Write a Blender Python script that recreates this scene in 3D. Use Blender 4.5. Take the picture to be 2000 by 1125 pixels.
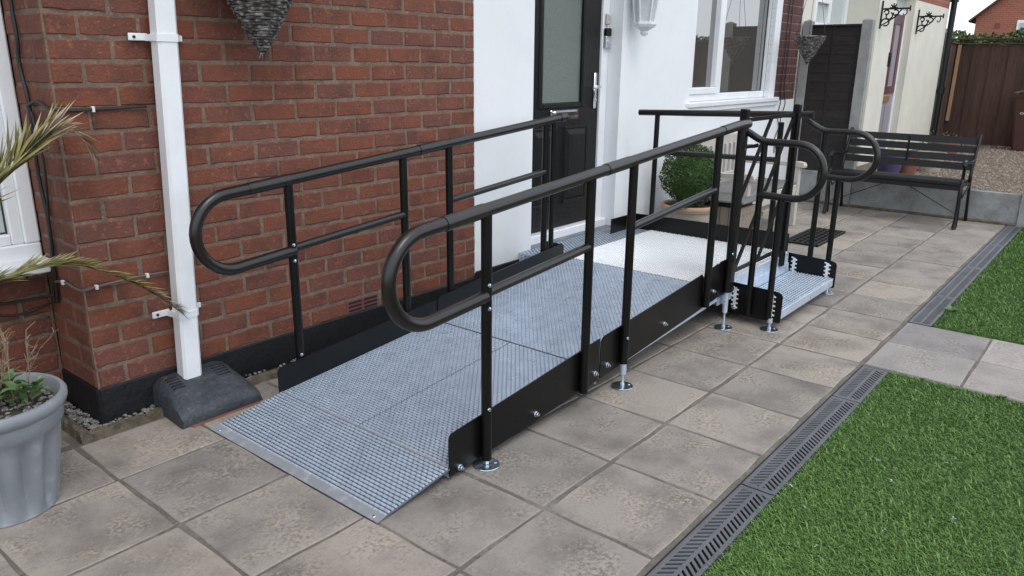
import bpy, math, random
from mathutils import Vector, Matrix
R = math.radians
sc = bpy.context.scene
for o in list(bpy.data.objects): bpy.data.objects.remove(o)
col = sc.collection

# ------------------------------------------------------------------ camera
CAM = Vector((-1.1373, -3.0882, 1.4445)); YAW, PITCH, ROLL = 0.88375, -0.28614, 0.01034
fw = Vector((math.sin(YAW)*math.cos(PITCH), math.cos(YAW)*math.cos(PITCH), math.sin(PITCH)))
rt = fw.cross(Vector((0, 0, 1))).normalized(); up = rt.cross(fw)
rt2 = rt*math.cos(ROLL)+up*math.sin(ROLL); up2 = up*math.cos(ROLL)-rt*math.sin(ROLL)
cd = bpy.data.cameras.new('camera'); cam = bpy.data.objects.new('camera', cd); col.objects.link(cam)
M4 = Matrix.Identity(4)
for i in range(3):
    M4[i][0] = rt2[i]; M4[i][1] = up2[i]; M4[i][2] = -fw[i]; M4[i][3] = CAM[i]
cam.matrix_world = M4
cd.sensor_width = 36; cd.lens = 1492.7/2000*36; cd.clip_start = 0.02; cd.clip_end = 2000
sc.camera = cam
# ------------------------------------------------------------------ sky: bright, thinly overcast
SUN_EL, SUN_AZ = R(58), R(200)      # azimuth from +y, clockwise
w = bpy.data.worlds.new('World'); sc.world = w; w.use_nodes = True
nt = w.node_tree; bg = nt.nodes['Background']
sky = nt.nodes.new('ShaderNodeTexSky'); sky.sky_type = 'NISHITA'; sky.sun_disc = False
sky.sun_elevation = SUN_EL; sky.sun_rotation = SUN_AZ
mx = nt.nodes.new('ShaderNodeMix'); mx.data_type = 'RGBA'
mx.inputs[0].default_value = 0.80
nt.links.new(sky.outputs[0], mx.inputs[6]); mx.inputs[7].default_value = (8.0, 8.5, 9.2, 1)
nt.links.new(mx.outputs[2], bg.inputs[0]); bg.inputs[1].default_value = 0.15
sl = bpy.data.lights.new('sun', 'SUN'); sl.energy = 0.8; sl.angle = R(22); sl.color = (1, .96, .9)
so = bpy.data.objects.new('sun', sl); col.objects.link(so)
sd = Vector((math.sin(SUN_AZ)*math.cos(SUN_EL), math.cos(SUN_AZ)*math.cos(SUN_EL), math.sin(SUN_EL)))
so.rotation_euler = (-sd).to_track_quat('-Z', 'Y').to_euler(); so.location = sd*20
vs = sc.view_settings; vs.view_transform = 'Standard'; vs.look = 'None'; vs.exposure = 0.42; vs.gamma = 1

# ------------------------------------------------------------------ materials
def mat(name, c, rough=.6, metal=0., c2=None, nscale=8., nlo=.35, nhi=.65, c3=None, n3=40., f3=.5, bump=0., bscale=60.,
        rnd=0., rndhue=None, stretch=None, spec=.5, trans=0., ior=1.5, coat=0., rvar=0., island=0., space='pos', detail=6.):
    m = bpy.data.materials.new(name); m.use_nodes = True; t = m.node_tree; N = t.nodes; L = t.links
    b = N['Principled BSDF']; b.inputs['Roughness'].default_value = rough; b.inputs['Metallic'].default_value = metal
    b.inputs['Specular IOR Level'].default_value = spec; b.inputs['IOR'].default_value = ior
    b.inputs['Transmission Weight'].default_value = trans; b.inputs['Coat Weight'].default_value = coat
    geo = N.new('ShaderNodeNewGeometry'); src = geo.outputs['Position']
    oi = N.new('ShaderNodeObjectInfo')
    if space == 'obj':
        tc = N.new('ShaderNodeTexCoord'); src = tc.outputs['Object']
    ad = N.new('ShaderNodeVectorMath'); ad.operation = 'ADD'
    if rnd or rndhue:
        sc_ = N.new('ShaderNodeMath'); sc_.operation = 'MULTIPLY'; sc_.inputs[1].default_value = 37.
        L.new(oi.outputs['Random'], sc_.inputs[0]); L.new(sc_.outputs[0], ad.inputs[1])
    L.new(src, ad.inputs[0]); vec = ad.outputs[0]
    if stretch:
        mu = N.new('ShaderNodeVectorMath'); mu.operation = 'MULTIPLY'; mu.inputs[1].default_value = stretch
        L.new(vec, mu.inputs[0]); vec = mu.outputs[0]
    def noise(s, d=6.):
        n = N.new('ShaderNodeTexNoise'); n.inputs['Scale'].default_value = s; n.inputs['Detail'].default_value = d
        n.inputs['Roughness'].default_value = .62; L.new(vec, n.inputs['Vector']); return n.outputs[0]
    def mapr(o, a, b_, lo=0., hi=1.):
        n = N.new('ShaderNodeMapRange'); n.inputs[1].default_value = a; n.inputs[2].default_value = b_
        n.inputs[3].default_value = lo; n.inputs[4].default_value = hi; L.new(o, n.inputs[0]); return n.outputs[0]
    def mixc(f, a, b_, mode='MIX'):
        n = N.new('ShaderNodeMix'); n.data_type = 'RGBA'; n.blend_type = mode
        if isinstance(f, float): n.inputs[0].default_value = f
        else: L.new(f, n.inputs[0])
        for k, v in ((6, a), (7, b_)):
            if isinstance(v, tuple): n.inputs[k].default_value = (*v[:3], 1)
            else: L.new(v, n.inputs[k])
        return n.outputs[2]
    cc = c
    if rndhue: cc = mixc(mapr(oi.outputs['Random'], 0, 1), c, rndhue)
    if c2: cc = mixc(mapr(noise(nscale, detail), nlo, nhi), cc, c2)
    if c3: cc = mixc(mapr(noise(n3), .56, .68, 0, f3), cc, c3)
    if rnd or island:
        s_ = oi.outputs['Random'] if rnd else geo.outputs['Random Per Island']
        v = mapr(s_, 0, 1, 1-(rnd or island), 1+(rnd or island))
        h = N.new('ShaderNodeHueSaturation'); L.new(v, h.inputs['Value'])
        if isinstance(cc, tuple): h.inputs['Color'].default_value = (*cc[:3], 1)
        else: L.new(cc, h.inputs['Color'])
        cc = h.outputs[0]
    if isinstance(cc, tuple): b.inputs['Base Color'].default_value = (*cc[:3], 1)
    else: L.new(cc, b.inputs['Base Color'])
    if rvar: L.new(mapr(noise(nscale*.7), .3, .7, max(.02, rough-rvar), min(1, rough+rvar)), b.inputs['Roughness'])
    if bump:
        bp = N.new('ShaderNodeBump'); bp.inputs['Strength'].default_value = bump; bp.inputs['Distance'].default_value = .01
        L.new(noise(bscale), bp.inputs['Height']); L.new(bp.outputs[0], b.inputs['Normal'])
    return m

MT = {}
MT['brick'] = mat('brick', (.235, .072, .038), .9, c2=(.085, .036, .028), nscale=6, nlo=.44, nhi=.74, c3=(.31, .125, .07), n3=50, f3=.6, bump=.7, bscale=90, rnd=.2, rndhue=(.125, .046, .034))
MT['brick_dark'] = mat('brick_dark', (.105, .04, .042), .9, c2=(.07, .03, .032), nscale=9, bump=.3, bscale=130, rnd=.2)
MT['mortar'] = mat('mortar', (.225, .155, .112), .95, c2=(.14, .095, .07), nscale=14, nlo=.4, nhi=.65, c3=(.34, .27, .21), n3=60, f3=.6, bump=.8, bscale=150)
MT['mortar_dark'] = mat('mortar_dark', (.14, .115, .085), .95, c2=(.075, .062, .04), nscale=16, nlo=.4, nhi=.6, c3=(.23, .19, .14), n3=60, bump=.8, bscale=120)
MT['bitumen'] = mat('bitumen_paint', (.006, .007, .009), .6, c2=(.012, .012, .014), nscale=14, bump=.6, bscale=50, spec=.35)
MT['slab'] = mat('paving_slab', (.275, .24, .205), .88, c2=(.15, .13, .115), nscale=3.2, nlo=.42, nhi=.74, c3=(.37, .29, .19), n3=75, f3=.6, bump=.5, bscale=150, rnd=.15, rndhue=(.255, .235, .215), detail=12)
MT['slab_pale'] = mat('pale_paving_slab', (.30, .275, .262), .85, c2=(.20, .185, .178), nscale=4, nlo=.38, nhi=.72, c3=(.38, .33, .29), n3=80, f3=.5, bump=.4, bscale=150, rnd=.1, detail=12)
MT['joint'] = mat('slab_joint', (.15, .13, .11), .95, c2=(.25, .22, .185), nscale=6, nlo=.48, nhi=.68, c3=(.08, .07, .06), n3=30, f3=.7, bump=1., bscale=120)
MT['soil'] = mat('soil', (.06, .045, .033), 1., c2=(.03, .024, .02), nscale=20, bump=.8, bscale=70)
MT['render'] = mat('white_render', (.78, .79, .80), .75, c2=(.72, .74, .76), nscale=2.2, nlo=.4, nhi=.75, bump=.14, bscale=45)
MT['render_cream'] = mat('cream_render', (.70, .67, .57), .8, c2=(.62, .60, .53), nscale=2.5, bump=.1, bscale=40)
MT['paintbrick'] = mat('white_painted_brick', (.76, .77, .79), .7, bump=.2, bscale=70, rnd=.03)
MT['upvc'] = mat('white_upvc', (.80, .81, .83), .28, c2=(.74, .75, .77), nscale=6)
MT['black'] = mat('black_powder_coat', (.0035, .0033, .0035), .33, c2=(.0055, .005, .005), nscale=5, rvar=.08, spec=.3, bump=.04, bscale=260)
MT['rail'] = mat('black_handrail', (.0075, .006, .0052), .3, spec=.5, ior=1.55, bump=.04, bscale=260)  # warm tint puts some of the brownish sky sheen into the black
MT['sleeve_sheen'] = mat('black_rail_sleeve', (.011, .009, .0078), .3, spec=.5, ior=1.55, bump=.04, bscale=260)  # lighter warm black, sky sheen on the sleeves put into the colour
MT['galv'] = mat('galvanised_steel', (.64, .735, .85), .32, metal=.5, c2=(.53, .61, .72), nscale=16, rvar=.1)
MT['galv_pad'] = mat('galvanised_sheet', (.20, .23, .27), .45, metal=.5, c2=(.15, .175, .205), nscale=22, rvar=.12)  # darkened copy: shade between the teeth put into the sheet colour
MT['galv_lip'] = mat('scuffed_galvanised_lip', (.36, .39, .425), .45, metal=.5, c2=(.50, .53, .56), nscale=25, nlo=.5, nhi=.7)
MT['galv_glare'] = mat('glare_galvanised_tread', (.93, .945, .96), .25, metal=.3, spec=.8)  # whitened copy of the galvanised steel, sky glare put into its colour
MT['hole'] = mat('dark_hole', (.012, .013, .015), .9)
MT['zinc'] = mat('bright_zinc', (.70, .74, .78), .2, metal=.95, c2=(.5, .6, .68), nscale=60)
MT['chrome'] = mat('chrome', (.75, .76, .78), .12, metal=1.)
MT['doorblack'] = mat('black_woodgrain_door', (.004, .0037, .0037), .36, c2=(.0075, .007, .0065), nscale=3, stretch=(22, 22, 1.6), bump=.6, bscale=7, spec=.28)
MT['obscure'] = mat('obscured_glass', (.23, .265, .24), .2, c2=(.15, .185, .165), nscale=130, bump=1., bscale=240, spec=.7)
MT['glass'] = mat('window_glass', (.075, .07, .062), .015, spec=1., ior=2.3)  # base colour lifted to put glare haze into the panes
MT['glass_pale'] = mat('pale_glass_net_curtain_and_sky', (.46, .51, .50), .05, spec=.8, ior=1.6)  # net curtain colour; on the neighbour's panes it paints in mirrored sky
MT['glass_lamp'] = mat('lantern_glass', (.62, .64, .64), .08, spec=.6, c2=(.5, .52, .52), nscale=20)
MT['gasket'] = mat('black_gasket', (.015, .016, .018), .6)
MT['rubber'] = mat('weathered_black_plastic', (.028, .033, .042), .55, c2=(.05, .057, .068), nscale=10, nlo=.4, nhi=.65, c3=(.13, .14, .15), n3=34, f3=.4, bump=.8, bscale=45)
MT['mat_rubber'] = mat('black_rubber', (.014, .013, .012), .7)
MT['terracotta'] = mat('terracotta', (.22, .085, .052), .85, c2=(.16, .065, .042), nscale=12)
MT['airbrick'] = mat('terracotta_air_brick', (.19, .065, .045), .9, c2=(.14, .05, .04), nscale=20)
MT['grate'] = mat('grey_plastic_grating', (.085, .088, .098), .55, c2=(.115, .118, .125), nscale=6, bump=.1, bscale=200)
MT['grass'] = mat('artificial_grass', (.15, .265, .062), .5, c2=(.105, .205, .045), nscale=28, c3=(.21, .32, .10), n3=9, f3=.4, island=.33, spec=.4)
MT['turf_base'] = mat('turf_backing', (.055, .115, .026), 1., c2=(.04, .09, .02), nscale=60)
MT['greypot'] = mat('grey_plastic_planter', (.235, .25, .27), .45, c2=(.19, .205, .225), nscale=7, c3=(.32, .33, .35), n3=18, f3=.4, bump=.05, bscale=120)
MT['cable'] = mat('black_cable', (.016, .012, .012), .5)
MT['cable_grey'] = mat('grey_brown_cable', (.12, .085, .075), .6)
MT['clip'] = mat('white_cable_clip', (.7, .7, .7), .5)
MT['wicker'] = mat('weathered_wicker', (.06, .05, .044), .8, c2=(.26, .245, .24), nscale=34, nlo=.45, nhi=.62, island=.35)
MT['wicker_dark'] = mat('dark_wicker_shell', (.018, .014, .012), .95, c2=(.03, .024, .02), nscale=40)
MT['concrete'] = mat('concrete', (.33, .33, .325), .95, c2=(.25, .25, .245), nscale=7, c3=(.15, .15, .145), n3=130, f3=.6, bump=.5, bscale=130)
MT['gravelboard'] = mat('concrete_gravel_board', (.31, .32, .32), .95, c2=(.17, .17, .155), nscale=5, nlo=.42, nhi=.7, c3=(.11, .115, .10), n3=80, f3=.5, bump=.4, bscale=110)
MT['fence_dark'] = mat('dark_stained_fence', (.013, .010, .0085), .8, c2=(.022, .017, .014), nscale=6, stretch=(1, 1, 9), bump=.3, bscale=30, rnd=.15)
MT['fence_brown'] = mat('brown_stained_fence', (.078, .038, .028), .85, c2=(.045, .025, .020), nscale=4, stretch=(6, 6, .8), c3=(.13, .075, .055), n3=22, f3=.35, bump=.3, bscale=18, rnd=.22)
MT['batten'] = mat('bare_timber', (.42, .26, .15), .8, c2=(.34, .20, .11), nscale=20, stretch=(4, 4, .6))
MT['benchslat'] = mat('black_stained_bench_slat', (.008, .0083, .0095), .45, c2=(.017, .017, .018), nscale=30, stretch=(6, .5, 6), bump=.3, bscale=60, rnd=.2, spec=.28)
MT['castiron'] = mat('black_cast_iron', (.005, .005, .006), .32, bump=.1, bscale=80, spec=.35)
MT['cream_wood'] = mat('cream_painted_wood', (.50, .46, .415), .7, c2=(.42, .385, .35), nscale=14)
MT['grey_wood'] = mat('weathered_grey_wood', (.19, .185, .185), .8, c2=(.12, .115, .112), nscale=18, stretch=(.6, 6, 6), rnd=.12, bump=.2, bscale=50)
MT['tan_wood'] = mat('weathered_tan_wood', (.27, .225, .17), .85, c2=(.19, .155, .12), nscale=18, stretch=(5, 5, .7), rnd=.12)
MT['creampot'] = mat('cream_stone_pot', (.44, .39, .31), .85, c2=(.36, .31, .25), nscale=14, bump=.3, bscale=50)
MT['peachpot'] = mat('peach_pot_rim', (.50, .31, .19), .8)
MT['leaf_box'] = mat('box_leaf', (.04, .078, .022), .5, island=.55, spec=.4, c2=(.065, .105, .034), nscale=8)
MT['leaf_hedge'] = mat('hedge_leaf', (.065, .105, .03), .6, island=.5, c2=(.10, .13, .05), nscale=6)
MT['leaf_weed'] = mat('weed_leaf', (.10, .175, .055), .55, island=.4)
MT['leaf_dry'] = mat('dry_stem', (.22, .16, .10), .8, island=.35)
MT['palm'] = mat('palm_leaflet', (.34, .285, .10), .55, island=.4, c2=(.22, .21, .075), nscale=20)
MT['palm_dry'] = mat('dried_palm_leaflet', (.50, .41, .28), .7, island=.3)
MT['bark'] = mat('bark', (.07, .05, .035), .9, c2=(.04, .03, .02), nscale=30, bump=.6, bscale=60)
MT['pebble'] = mat('pebbles', (.13, .125, .12), .8, island=.6, c2=(.24, .23, .21), nscale=30)
MT['gravel'] = mat('brown_gravel', (.19, .145, .11), .95, island=.55, c2=(.26, .21, .17), nscale=20)
MT['gravel_bed'] = mat('gravel_bed', (.17, .13, .10), 1., c2=(.09, .07, .055), nscale=60, nlo=.4, nhi=.6, bump=1., bscale=90)
MT['bin'] = mat('brown_bin_plastic', (.075, .03, .022), .42, c2=(.06, .026, .02), nscale=3)
MT['label'] = mat('white_label', (.7, .7, .7), .5)
MT['purple'] = mat('purple_glaze', (.075, .055, .13), .4)
MT['orange'] = mat('orange_clay', (.36, .12, .05), .6, c2=(.30, .09, .035), nscale=12)
MT['red'] = mat('red_label', (.45, .05, .03), .4)
MT['maroon'] = mat('maroon_door_paint', (.10, .03, .036), .4)
MT['lilac'] = mat('pale_lilac_panel', (.27, .24, .265), .5)
MT['brass'] = mat('brass', (.5, .33, .10), .3, metal=.9)
MT['gold'] = mat('tan_letter_plate', (.40, .26, .10), .4, metal=.6)
MT['roof_tile'] = mat('brown_roof_tiles', (.14, .06, .04), .9, c2=(.09, .04, .03), nscale=8)
MT['ground'] = mat('ground_soil', (.08, .075, .05), 1., c2=(.05, .06, .03), nscale=.6)
MT['silver'] = mat('silver_plastic', (.5, .51, .53), .3, metal=.6)
MT['beige'] = mat('beige_plastic', (.46, .43, .36), .5)
MT['petal'] = mat('pale_debris', (.40, .45, .47), .7)

def slab_mat(name, base, dark, tan, edge, half):
    m = bpy.data.materials.new(name); m.use_nodes = True; t = m.node_tree; N = t.nodes; L = t.links
    b = N['Principled BSDF']; b.inputs['Roughness'].default_value = .88; b.inputs['Specular IOR Level'].default_value = .35
    geo = N.new('ShaderNodeNewGeometry'); oi = N.new('ShaderNodeObjectInfo'); tc = N.new('ShaderNodeTexCoord')
    mu = N.new('ShaderNodeMath'); mu.operation = 'MULTIPLY'; mu.inputs[1].default_value = 53.; L.new(oi.outputs['Random'], mu.inputs[0])
    ad = N.new('ShaderNodeVectorMath'); L.new(geo.outputs['Position'], ad.inputs[0]); L.new(mu.outputs[0], ad.inputs[1])
    def noise(sc_, d, r_=.6):
        n = N.new('ShaderNodeTexNoise'); n.inputs['Scale'].default_value = sc_; n.inputs['Detail'].default_value = d; n.inputs['Roughness'].default_value = r_; L.new(ad.outputs[0], n.inputs['Vector']); return n.outputs[0]
    def mr(o, a, b_, lo=0., hi=1.):
        n = N.new('ShaderNodeMapRange'); n.inputs[1].default_value = a; n.inputs[2].default_value = b_; n.inputs[3].default_value = lo; n.inputs[4].default_value = hi; L.new(o, n.inputs[0]); return n.outputs[0]
    def mult(a, b_):
        n = N.new('ShaderNodeMath'); n.operation = 'MULTIPLY'; L.new(a, n.inputs[0]); L.new(b_, n.inputs[1]); return n.outputs[0]
    def mix(f, a, b_):
        n = N.new('ShaderNodeMix'); n.data_type = 'RGBA'; L.new(f, n.inputs[0])
        for k, v in ((6, a), (7, b_)):
            if isinstance(v, tuple): n.inputs[k].default_value = (*v, 1)
            else: L.new(v, n.inputs[k])
        return n.outputs[2]
    big = noise(3.4, 5); mid = noise(5.2, 4); fine = noise(75, 5, .7); grit = noise(210, 3, .7)
    c = mix(mr(big, .42, .70), base, dark)
    c = mix(mult(mr(fine, .50, .60), mr(mid, .46, .64, .08, .9)), c, tan)                 # worn, tan crust in patches
    c = mix(mult(mr(fine, .50, .38), mr(mid, .44, .60, .1, .55)), c, tuple(v*.62 for v in dark))
    c = mix(mr(grit, .60, .72, 0, .5), c, tuple(min(1, v*1.45) for v in base))
    c = mix(mr(grit, .40, .30, 0, .5), c, tuple(v*.5 for v in dark))
    sp = N.new('ShaderNodeSeparateXYZ'); L.new(tc.outputs['Object'], sp.inputs[0])
    ab = []
    for k in (0, 1):
        n = N.new('ShaderNodeMath'); n.operation = 'ABSOLUTE'; L.new(sp.outputs[k], n.inputs[0]); ab.append(n.outputs[0])
    mxn = N.new('ShaderNodeMath'); mxn.operation = 'MAXIMUM'; L.new(ab[0], mxn.inputs[0]); L.new(ab[1], mxn.inputs[1])
    c = mix(mult(mr(mxn.outputs[0], half-.030, half), mr(mid, .42, .60, .0, .75)), c, edge)   # mortar smeared along the edges
    h = N.new('ShaderNodeHueSaturation'); L.new(c, h.inputs['Color']); L.new(mr(oi.outputs['Random'], 0, 1, .80, 1.16), h.inputs['Value'])
    L.new(mr(mu.outputs[0], 0, 53, .75, 1.1), h.inputs['Saturation'])
    L.new(h.outputs[0], b.inputs['Base Color'])
    bp = N.new('ShaderNodeBump'); bp.inputs['Strength'].default_value = .75; bp.inputs['Distance'].default_value = .004; L.new(fine, bp.inputs['Height']); L.new(bp.outputs[0], b.inputs['Normal'])
    return m
MT['slab'] = slab_mat('paving_slab', (.30, .265, .23), (.15, .132, .118), (.40, .33, .235), (.34, .30, .255), .205)
MT['slab_pale'] = slab_mat('pale_paving_slab', (.305, .275, .255), (.205, .185, .175), (.39, .345, .30), (.34, .31, .285), .213)
def farbrick_mat():
    m = bpy.data.materials.new('far_brickwork'); m.use_nodes = True; t = m.node_tree
    b = t.nodes['Principled BSDF']; b.inputs['Roughness'].default_value = .9
    br = t.nodes.new('ShaderNodeTexBrick'); br.inputs['Scale'].default_value = 1.
    br.inputs['Color1'].default_value = (.30, .10, .058, 1); br.inputs['Color2'].default_value = (.25, .08, .048, 1); br.inputs['Mortar'].default_value = (.31, .17, .12, 1)
    br.inputs['Brick Width'].default_value = .23; br.inputs['Row Height'].default_value = .085; br.inputs['Mortar Size'].default_value = .008
    geo = t.nodes.new('ShaderNodeNewGeometry'); s = t.nodes.new('ShaderNodeSeparateXYZ'); c = t.nodes.new('ShaderNodeCombineXYZ')
    a = t.nodes.new('ShaderNodeMath'); a.operation = 'ADD'
    t.links.new(geo.outputs['Position'], s.inputs[0]); t.links.new(s.outputs[0], a.inputs[0]); t.links.new(s.outputs[1], a.inputs[1])
    t.links.new(a.outputs[0], c.inputs[0]); t.links.new(s.outputs[2], c.inputs[1]); t.links.new(c.outputs[0], br.inputs[0])
    t.links.new(br.outputs[0], b.inputs['Base Color']); return m
MT['farbrick'] = farbrick_mat()

# ------------------------------------------------------------------ builders
WL = {}     # world location of each object's origin
class MB:
    def __init__(s): s.v = []; s.f = []
    def add(s, vs_, fs): n = len(s.v); s.v += [tuple(v) for v in vs_]; s.f += [tuple(i+n for i in f) for f in fs]; return s
    def box(s, x0, x1, y0, y1, z0, z1):
        return s.add([(x0, y0, z0), (x1, y0, z0), (x1, y1, z0), (x0, y1, z0), (x0, y0, z1), (x1, y0, z1), (x1, y1, z1), (x0, y1, z1)],
                     [(0, 3, 2, 1), (4, 5, 6, 7), (0, 1, 5, 4), (1, 2, 6, 5), (2, 3, 7, 6), (3, 0, 4, 7)])
    def cbox(s, x0, x1, y0, y1, z0, z1, b=.004):       # box with chamfered edges
        x0, x1 = min(x0, x1), max(x0, x1); y0, y1 = min(y0, y1), max(y0, y1); z0, z1 = min(z0, z1), max(z0, z1)
        b = min(b, (x1-x0)*.45, (y1-y0)*.45, (z1-z0)*.45)
        X = (x0, x1); Y = (y0, y1); Z = (z0, z1); vs_ = []; idx = {}
        for i in (0, 1):
            for j in (0, 1):
                for k in (0, 1):
                    dx = b*(1-2*i); dy = b*(1-2*j); dz = b*(1-2*k)
                    for a, d in enumerate(((0, dy, dz), (dx, 0, dz), (dx, dy, 0))):
                        idx[(i, j, k, a)] = len(vs_); vs_.append((X[i]+d[0], Y[j]+d[1], Z[k]+d[2]))
        fs = []
        g = lambda i, j, k, a: idx[(i, j, k, a)]
        for i in (0, 1):
            q = [g(i, 0, 0, 0), g(i, 1, 0, 0), g(i, 1, 1, 0), g(i, 0, 1, 0)]; fs.append(q if i else q[::-1])
            q = [g(0, i, 0, 1), g(1, i, 0, 1), g(1, i, 1, 1), g(0, i, 1, 1)]; fs.append(q[::-1] if i else q)
            q = [g(0, 0, i, 2), g(1, 0, i, 2), g(1, 1, i, 2), g(0, 1, i, 2)]; fs.append(q if i else q[::-1])
        for i in (0, 1):
            for j in (0, 1):
                e = (i == j)
                q = [g(i, j, 0, 0), g(i, j, 1, 0), g(i, j, 1, 1), g(i, j, 0, 1)]; fs.append(q[::-1] if not e else q)
                q = [g(i, 0, j, 0), g(i, 1, j, 0), g(i, 1, j, 2), g(i, 0, j, 2)]; fs.append(q if not e else q[::-1])
                q = [g(0, i, j, 1), g(1, i, j, 1), g(1, i, j, 2), g(0, i, j, 2)]; fs.append(q[::-1] if not e else q)
        for i in (0, 1):
            for j in (0, 1):
                for k in (0, 1):
                    q = [g(i, j, k, 0), g(i, j, k, 1), g(i, j, k, 2)]; fs.append(q if (i+j+k) % 2 else q[::-1])
        return s.add(vs_, fs)
    def bar(s, a, b, w, h, upv=(0, 0, 1)):             # rectangular bar from a to b
        a = Vector(a); b = Vector(b); d = (b-a).normalized(); x = d.cross(Vector(upv)).normalized(); z = x.cross(d)
        vs_ = [p+x*(w/2*i)+z*(h/2*j) for p in (a, b) for i, j in ((-1, -1), (1, -1), (1, 1), (-1, 1))]
        return s.add(vs_, [(0, 1, 2, 3), (7, 6, 5, 4), (0, 4, 5, 1), (1, 5, 6, 2), (2, 6, 7, 3), (3, 7, 4, 0)])
    def tube(s, pts, r, n=12, cap=True):
        pts = [Vector(p) for p in pts]; rs = r if isinstance(r, (list, tuple)) else [r]*len(pts)
        prev = None; vs_ = []; fs = []
        for i, p in enumerate(pts):
            d = (pts[min(i+1, len(pts)-1)]-pts[max(i-1, 0)]).normalized()
            if prev is None:
                a = Vector((0, 0, 1)) if abs(d.z) < .9 else Vector((1, 0, 0)); x = d.cross(a).normalized()
            else:
                x = (prev-d*prev.dot(d)).normalized()
            prev = x; y = d.cross(x)
            for k in range(n):
                t = 2*math.pi*k/n; vs_.append(p+(x*math.cos(t)+y*math.sin(t))*rs[i])
        for i in range(len(pts)-1):
            for k in range(n): fs.append((i*n+k, i*n+(k+1) % n, (i+1)*n+(k+1) % n, (i+1)*n+k))
        if cap: fs.append(tuple(range(n))[::-1]); fs.append(tuple((len(pts)-1)*n+k for k in range(n)))
        return s.add(vs_, fs)
    def lathe(s, prof, cx, cy, n=32, fn=None, cap=False):   # prof: (radius, z)
        vs_ = []; fs = []
        for i, (r, z) in enumerate(prof):
            for k in range(n):
                t = 2*math.pi*k/n; rr = r*(fn(t, i) if fn else 1); vs_.append((cx+rr*math.cos(t), cy+rr*math.sin(t), z))
        for i in range(len(prof)-1):
            for k in range(n): fs.append((i*n+k, i*n+(k+1) % n, (i+1)*n+(k+1) % n, (i+1)*n+k))
        if cap: fs.append(tuple(range(n))[::-1]); fs.append(tuple((len(prof)-1)*n+k for k in range(n)))
        return s.add(vs_, fs)
    def prism(s, poly, axis, a, b):                     # 2-D outline extruded along axis 0/1/2 from a to b
        n = len(poly)
        def P(p, t): q = list(p); q.insert(axis, t); return tuple(q)
        return s.add([P(p, a) for p in poly]+[P(p, b) for p in poly],
                     [tuple(range(n))[::-1], tuple(range(n, 2*n))]+[(i, (i+1) % n, n+(i+1) % n, n+i) for i in range(n)])
    def leaf(s, p, d, nrm, L, W):
        d = d.normalized(); x = d.cross(nrm)
        if x.length < 1e-4: x = d.cross(Vector((.3, .5, .8)))
        x.normalize()
        return s.add([p, p+d*L*.5+x*W*.5, p+d*L, p+d*L*.5-x*W*.5], [(0, 1, 2, 3)])

def mesh_of(name, mb, m, off=(0, 0, 0), smooth=False):
    me = bpy.data.meshes.new(name)
    ox, oy, oz = off
    me.from_pydata([(x-ox, y-oy, z-oz) for x, y, z in mb.v], [], mb.f)
    import bmesh
    bm = bmesh.new(); bm.from_mesh(me); bmesh.ops.recalc_face_normals(bm, faces=bm.faces); bm.to_mesh(me); bm.free()
    me.materials.append(m)
    if smooth:
        me.polygons.foreach_set('use_smooth', [True]*len(me.polygons))
        try: me.set_sharp_from_angle(angle=R(38))
        except Exception: pass
    me.update(); return me
def obj(name, mb, m, parent=None, smooth=False, kind=None, label=None):
    off = WL[parent.name] if parent else (0, 0, 0)
    o = bpy.data.objects.new(name, mesh_of(name, mb, MT[m] if isinstance(m, str) else m, off, smooth)); col.objects.link(o)
    if parent: o.parent = parent
    WL[o.name] = off
    if kind: o['kind'] = kind
    if label: o['label'] = label
    return o
def tag(o, label, cat, group=None):
    o['label'] = label; o['category'] = cat
    if group: o['group'] = group
    return o
def thing(name, label, cat, loc=(0, 0, 0), group=None):
    o = bpy.data.objects.new(name, None); col.objects.link(o); o.location = loc; o.empty_display_size = .1
    WL[o.name] = tuple(loc); return tag(o, label, cat, group)
def one(name, mb, m, label, cat, base, group=None, smooth=False):   # a thing that is one mesh, origin at its base
    me = mesh_of(name, mb, MT[m], base, smooth); o = bpy.data.objects.new(name, me); col.objects.link(o); o.location = base
    WL[o.name] = tuple(base); return tag(o, label, cat, group)
def inst(name, me, parent, loc, rot=None):
    o = bpy.data.objects.new(name, me); col.objects.link(o); o.parent = parent
    wx = WL[parent.name]; o.location = (loc[0]-wx[0], loc[1]-wx[1], loc[2]-wx[2])
    if rot: o.rotation_euler = rot
    return o
rng = random.Random(7)
def cut_piece(L, W, T, nl, nw, bev, jit, seed):    # rough-edged block: L x W face at z=0 (top), thickness T below
    r_ = random.Random(seed); per = []
    for i in range(nl): per.append((-L/2+L*i/nl, -W/2))
    for i in range(nw): per.append((L/2, -W/2+W*i/nw))
    for i in range(nl): per.append((L/2-L*i/nl, W/2))
    for i in range(nw): per.append((-L/2, W/2-W*i/nw))
    n = len(per); b = MB()
    j = [(x+r_.uniform(-jit, jit), y+r_.uniform(-jit, jit)) for x, y in per]
    def ins(p, d):
        x, y = p; return (x-math.copysign(min(d, abs(x)), x) if abs(x) > L/2-3*jit-1e-6 else x, y-math.copysign(min(d, abs(y)), y) if abs(y) > W/2-3*jit-1e-6 else y)
    vs_ = [(x, y, -T) for x, y in j]+[(x, y, -bev) for x, y in j]+[(*ins(p, bev), 0) for p in j]
    fs = []
    for a in (0, 1):
        for k in range(n): fs.append((a*n+k, a*n+(k+1) % n, (a+1)*n+(k+1) % n, (a+1)*n+k))
    fs.append(tuple(2*n+k for k in range(n)))
    return b.add(vs_, fs)

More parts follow.
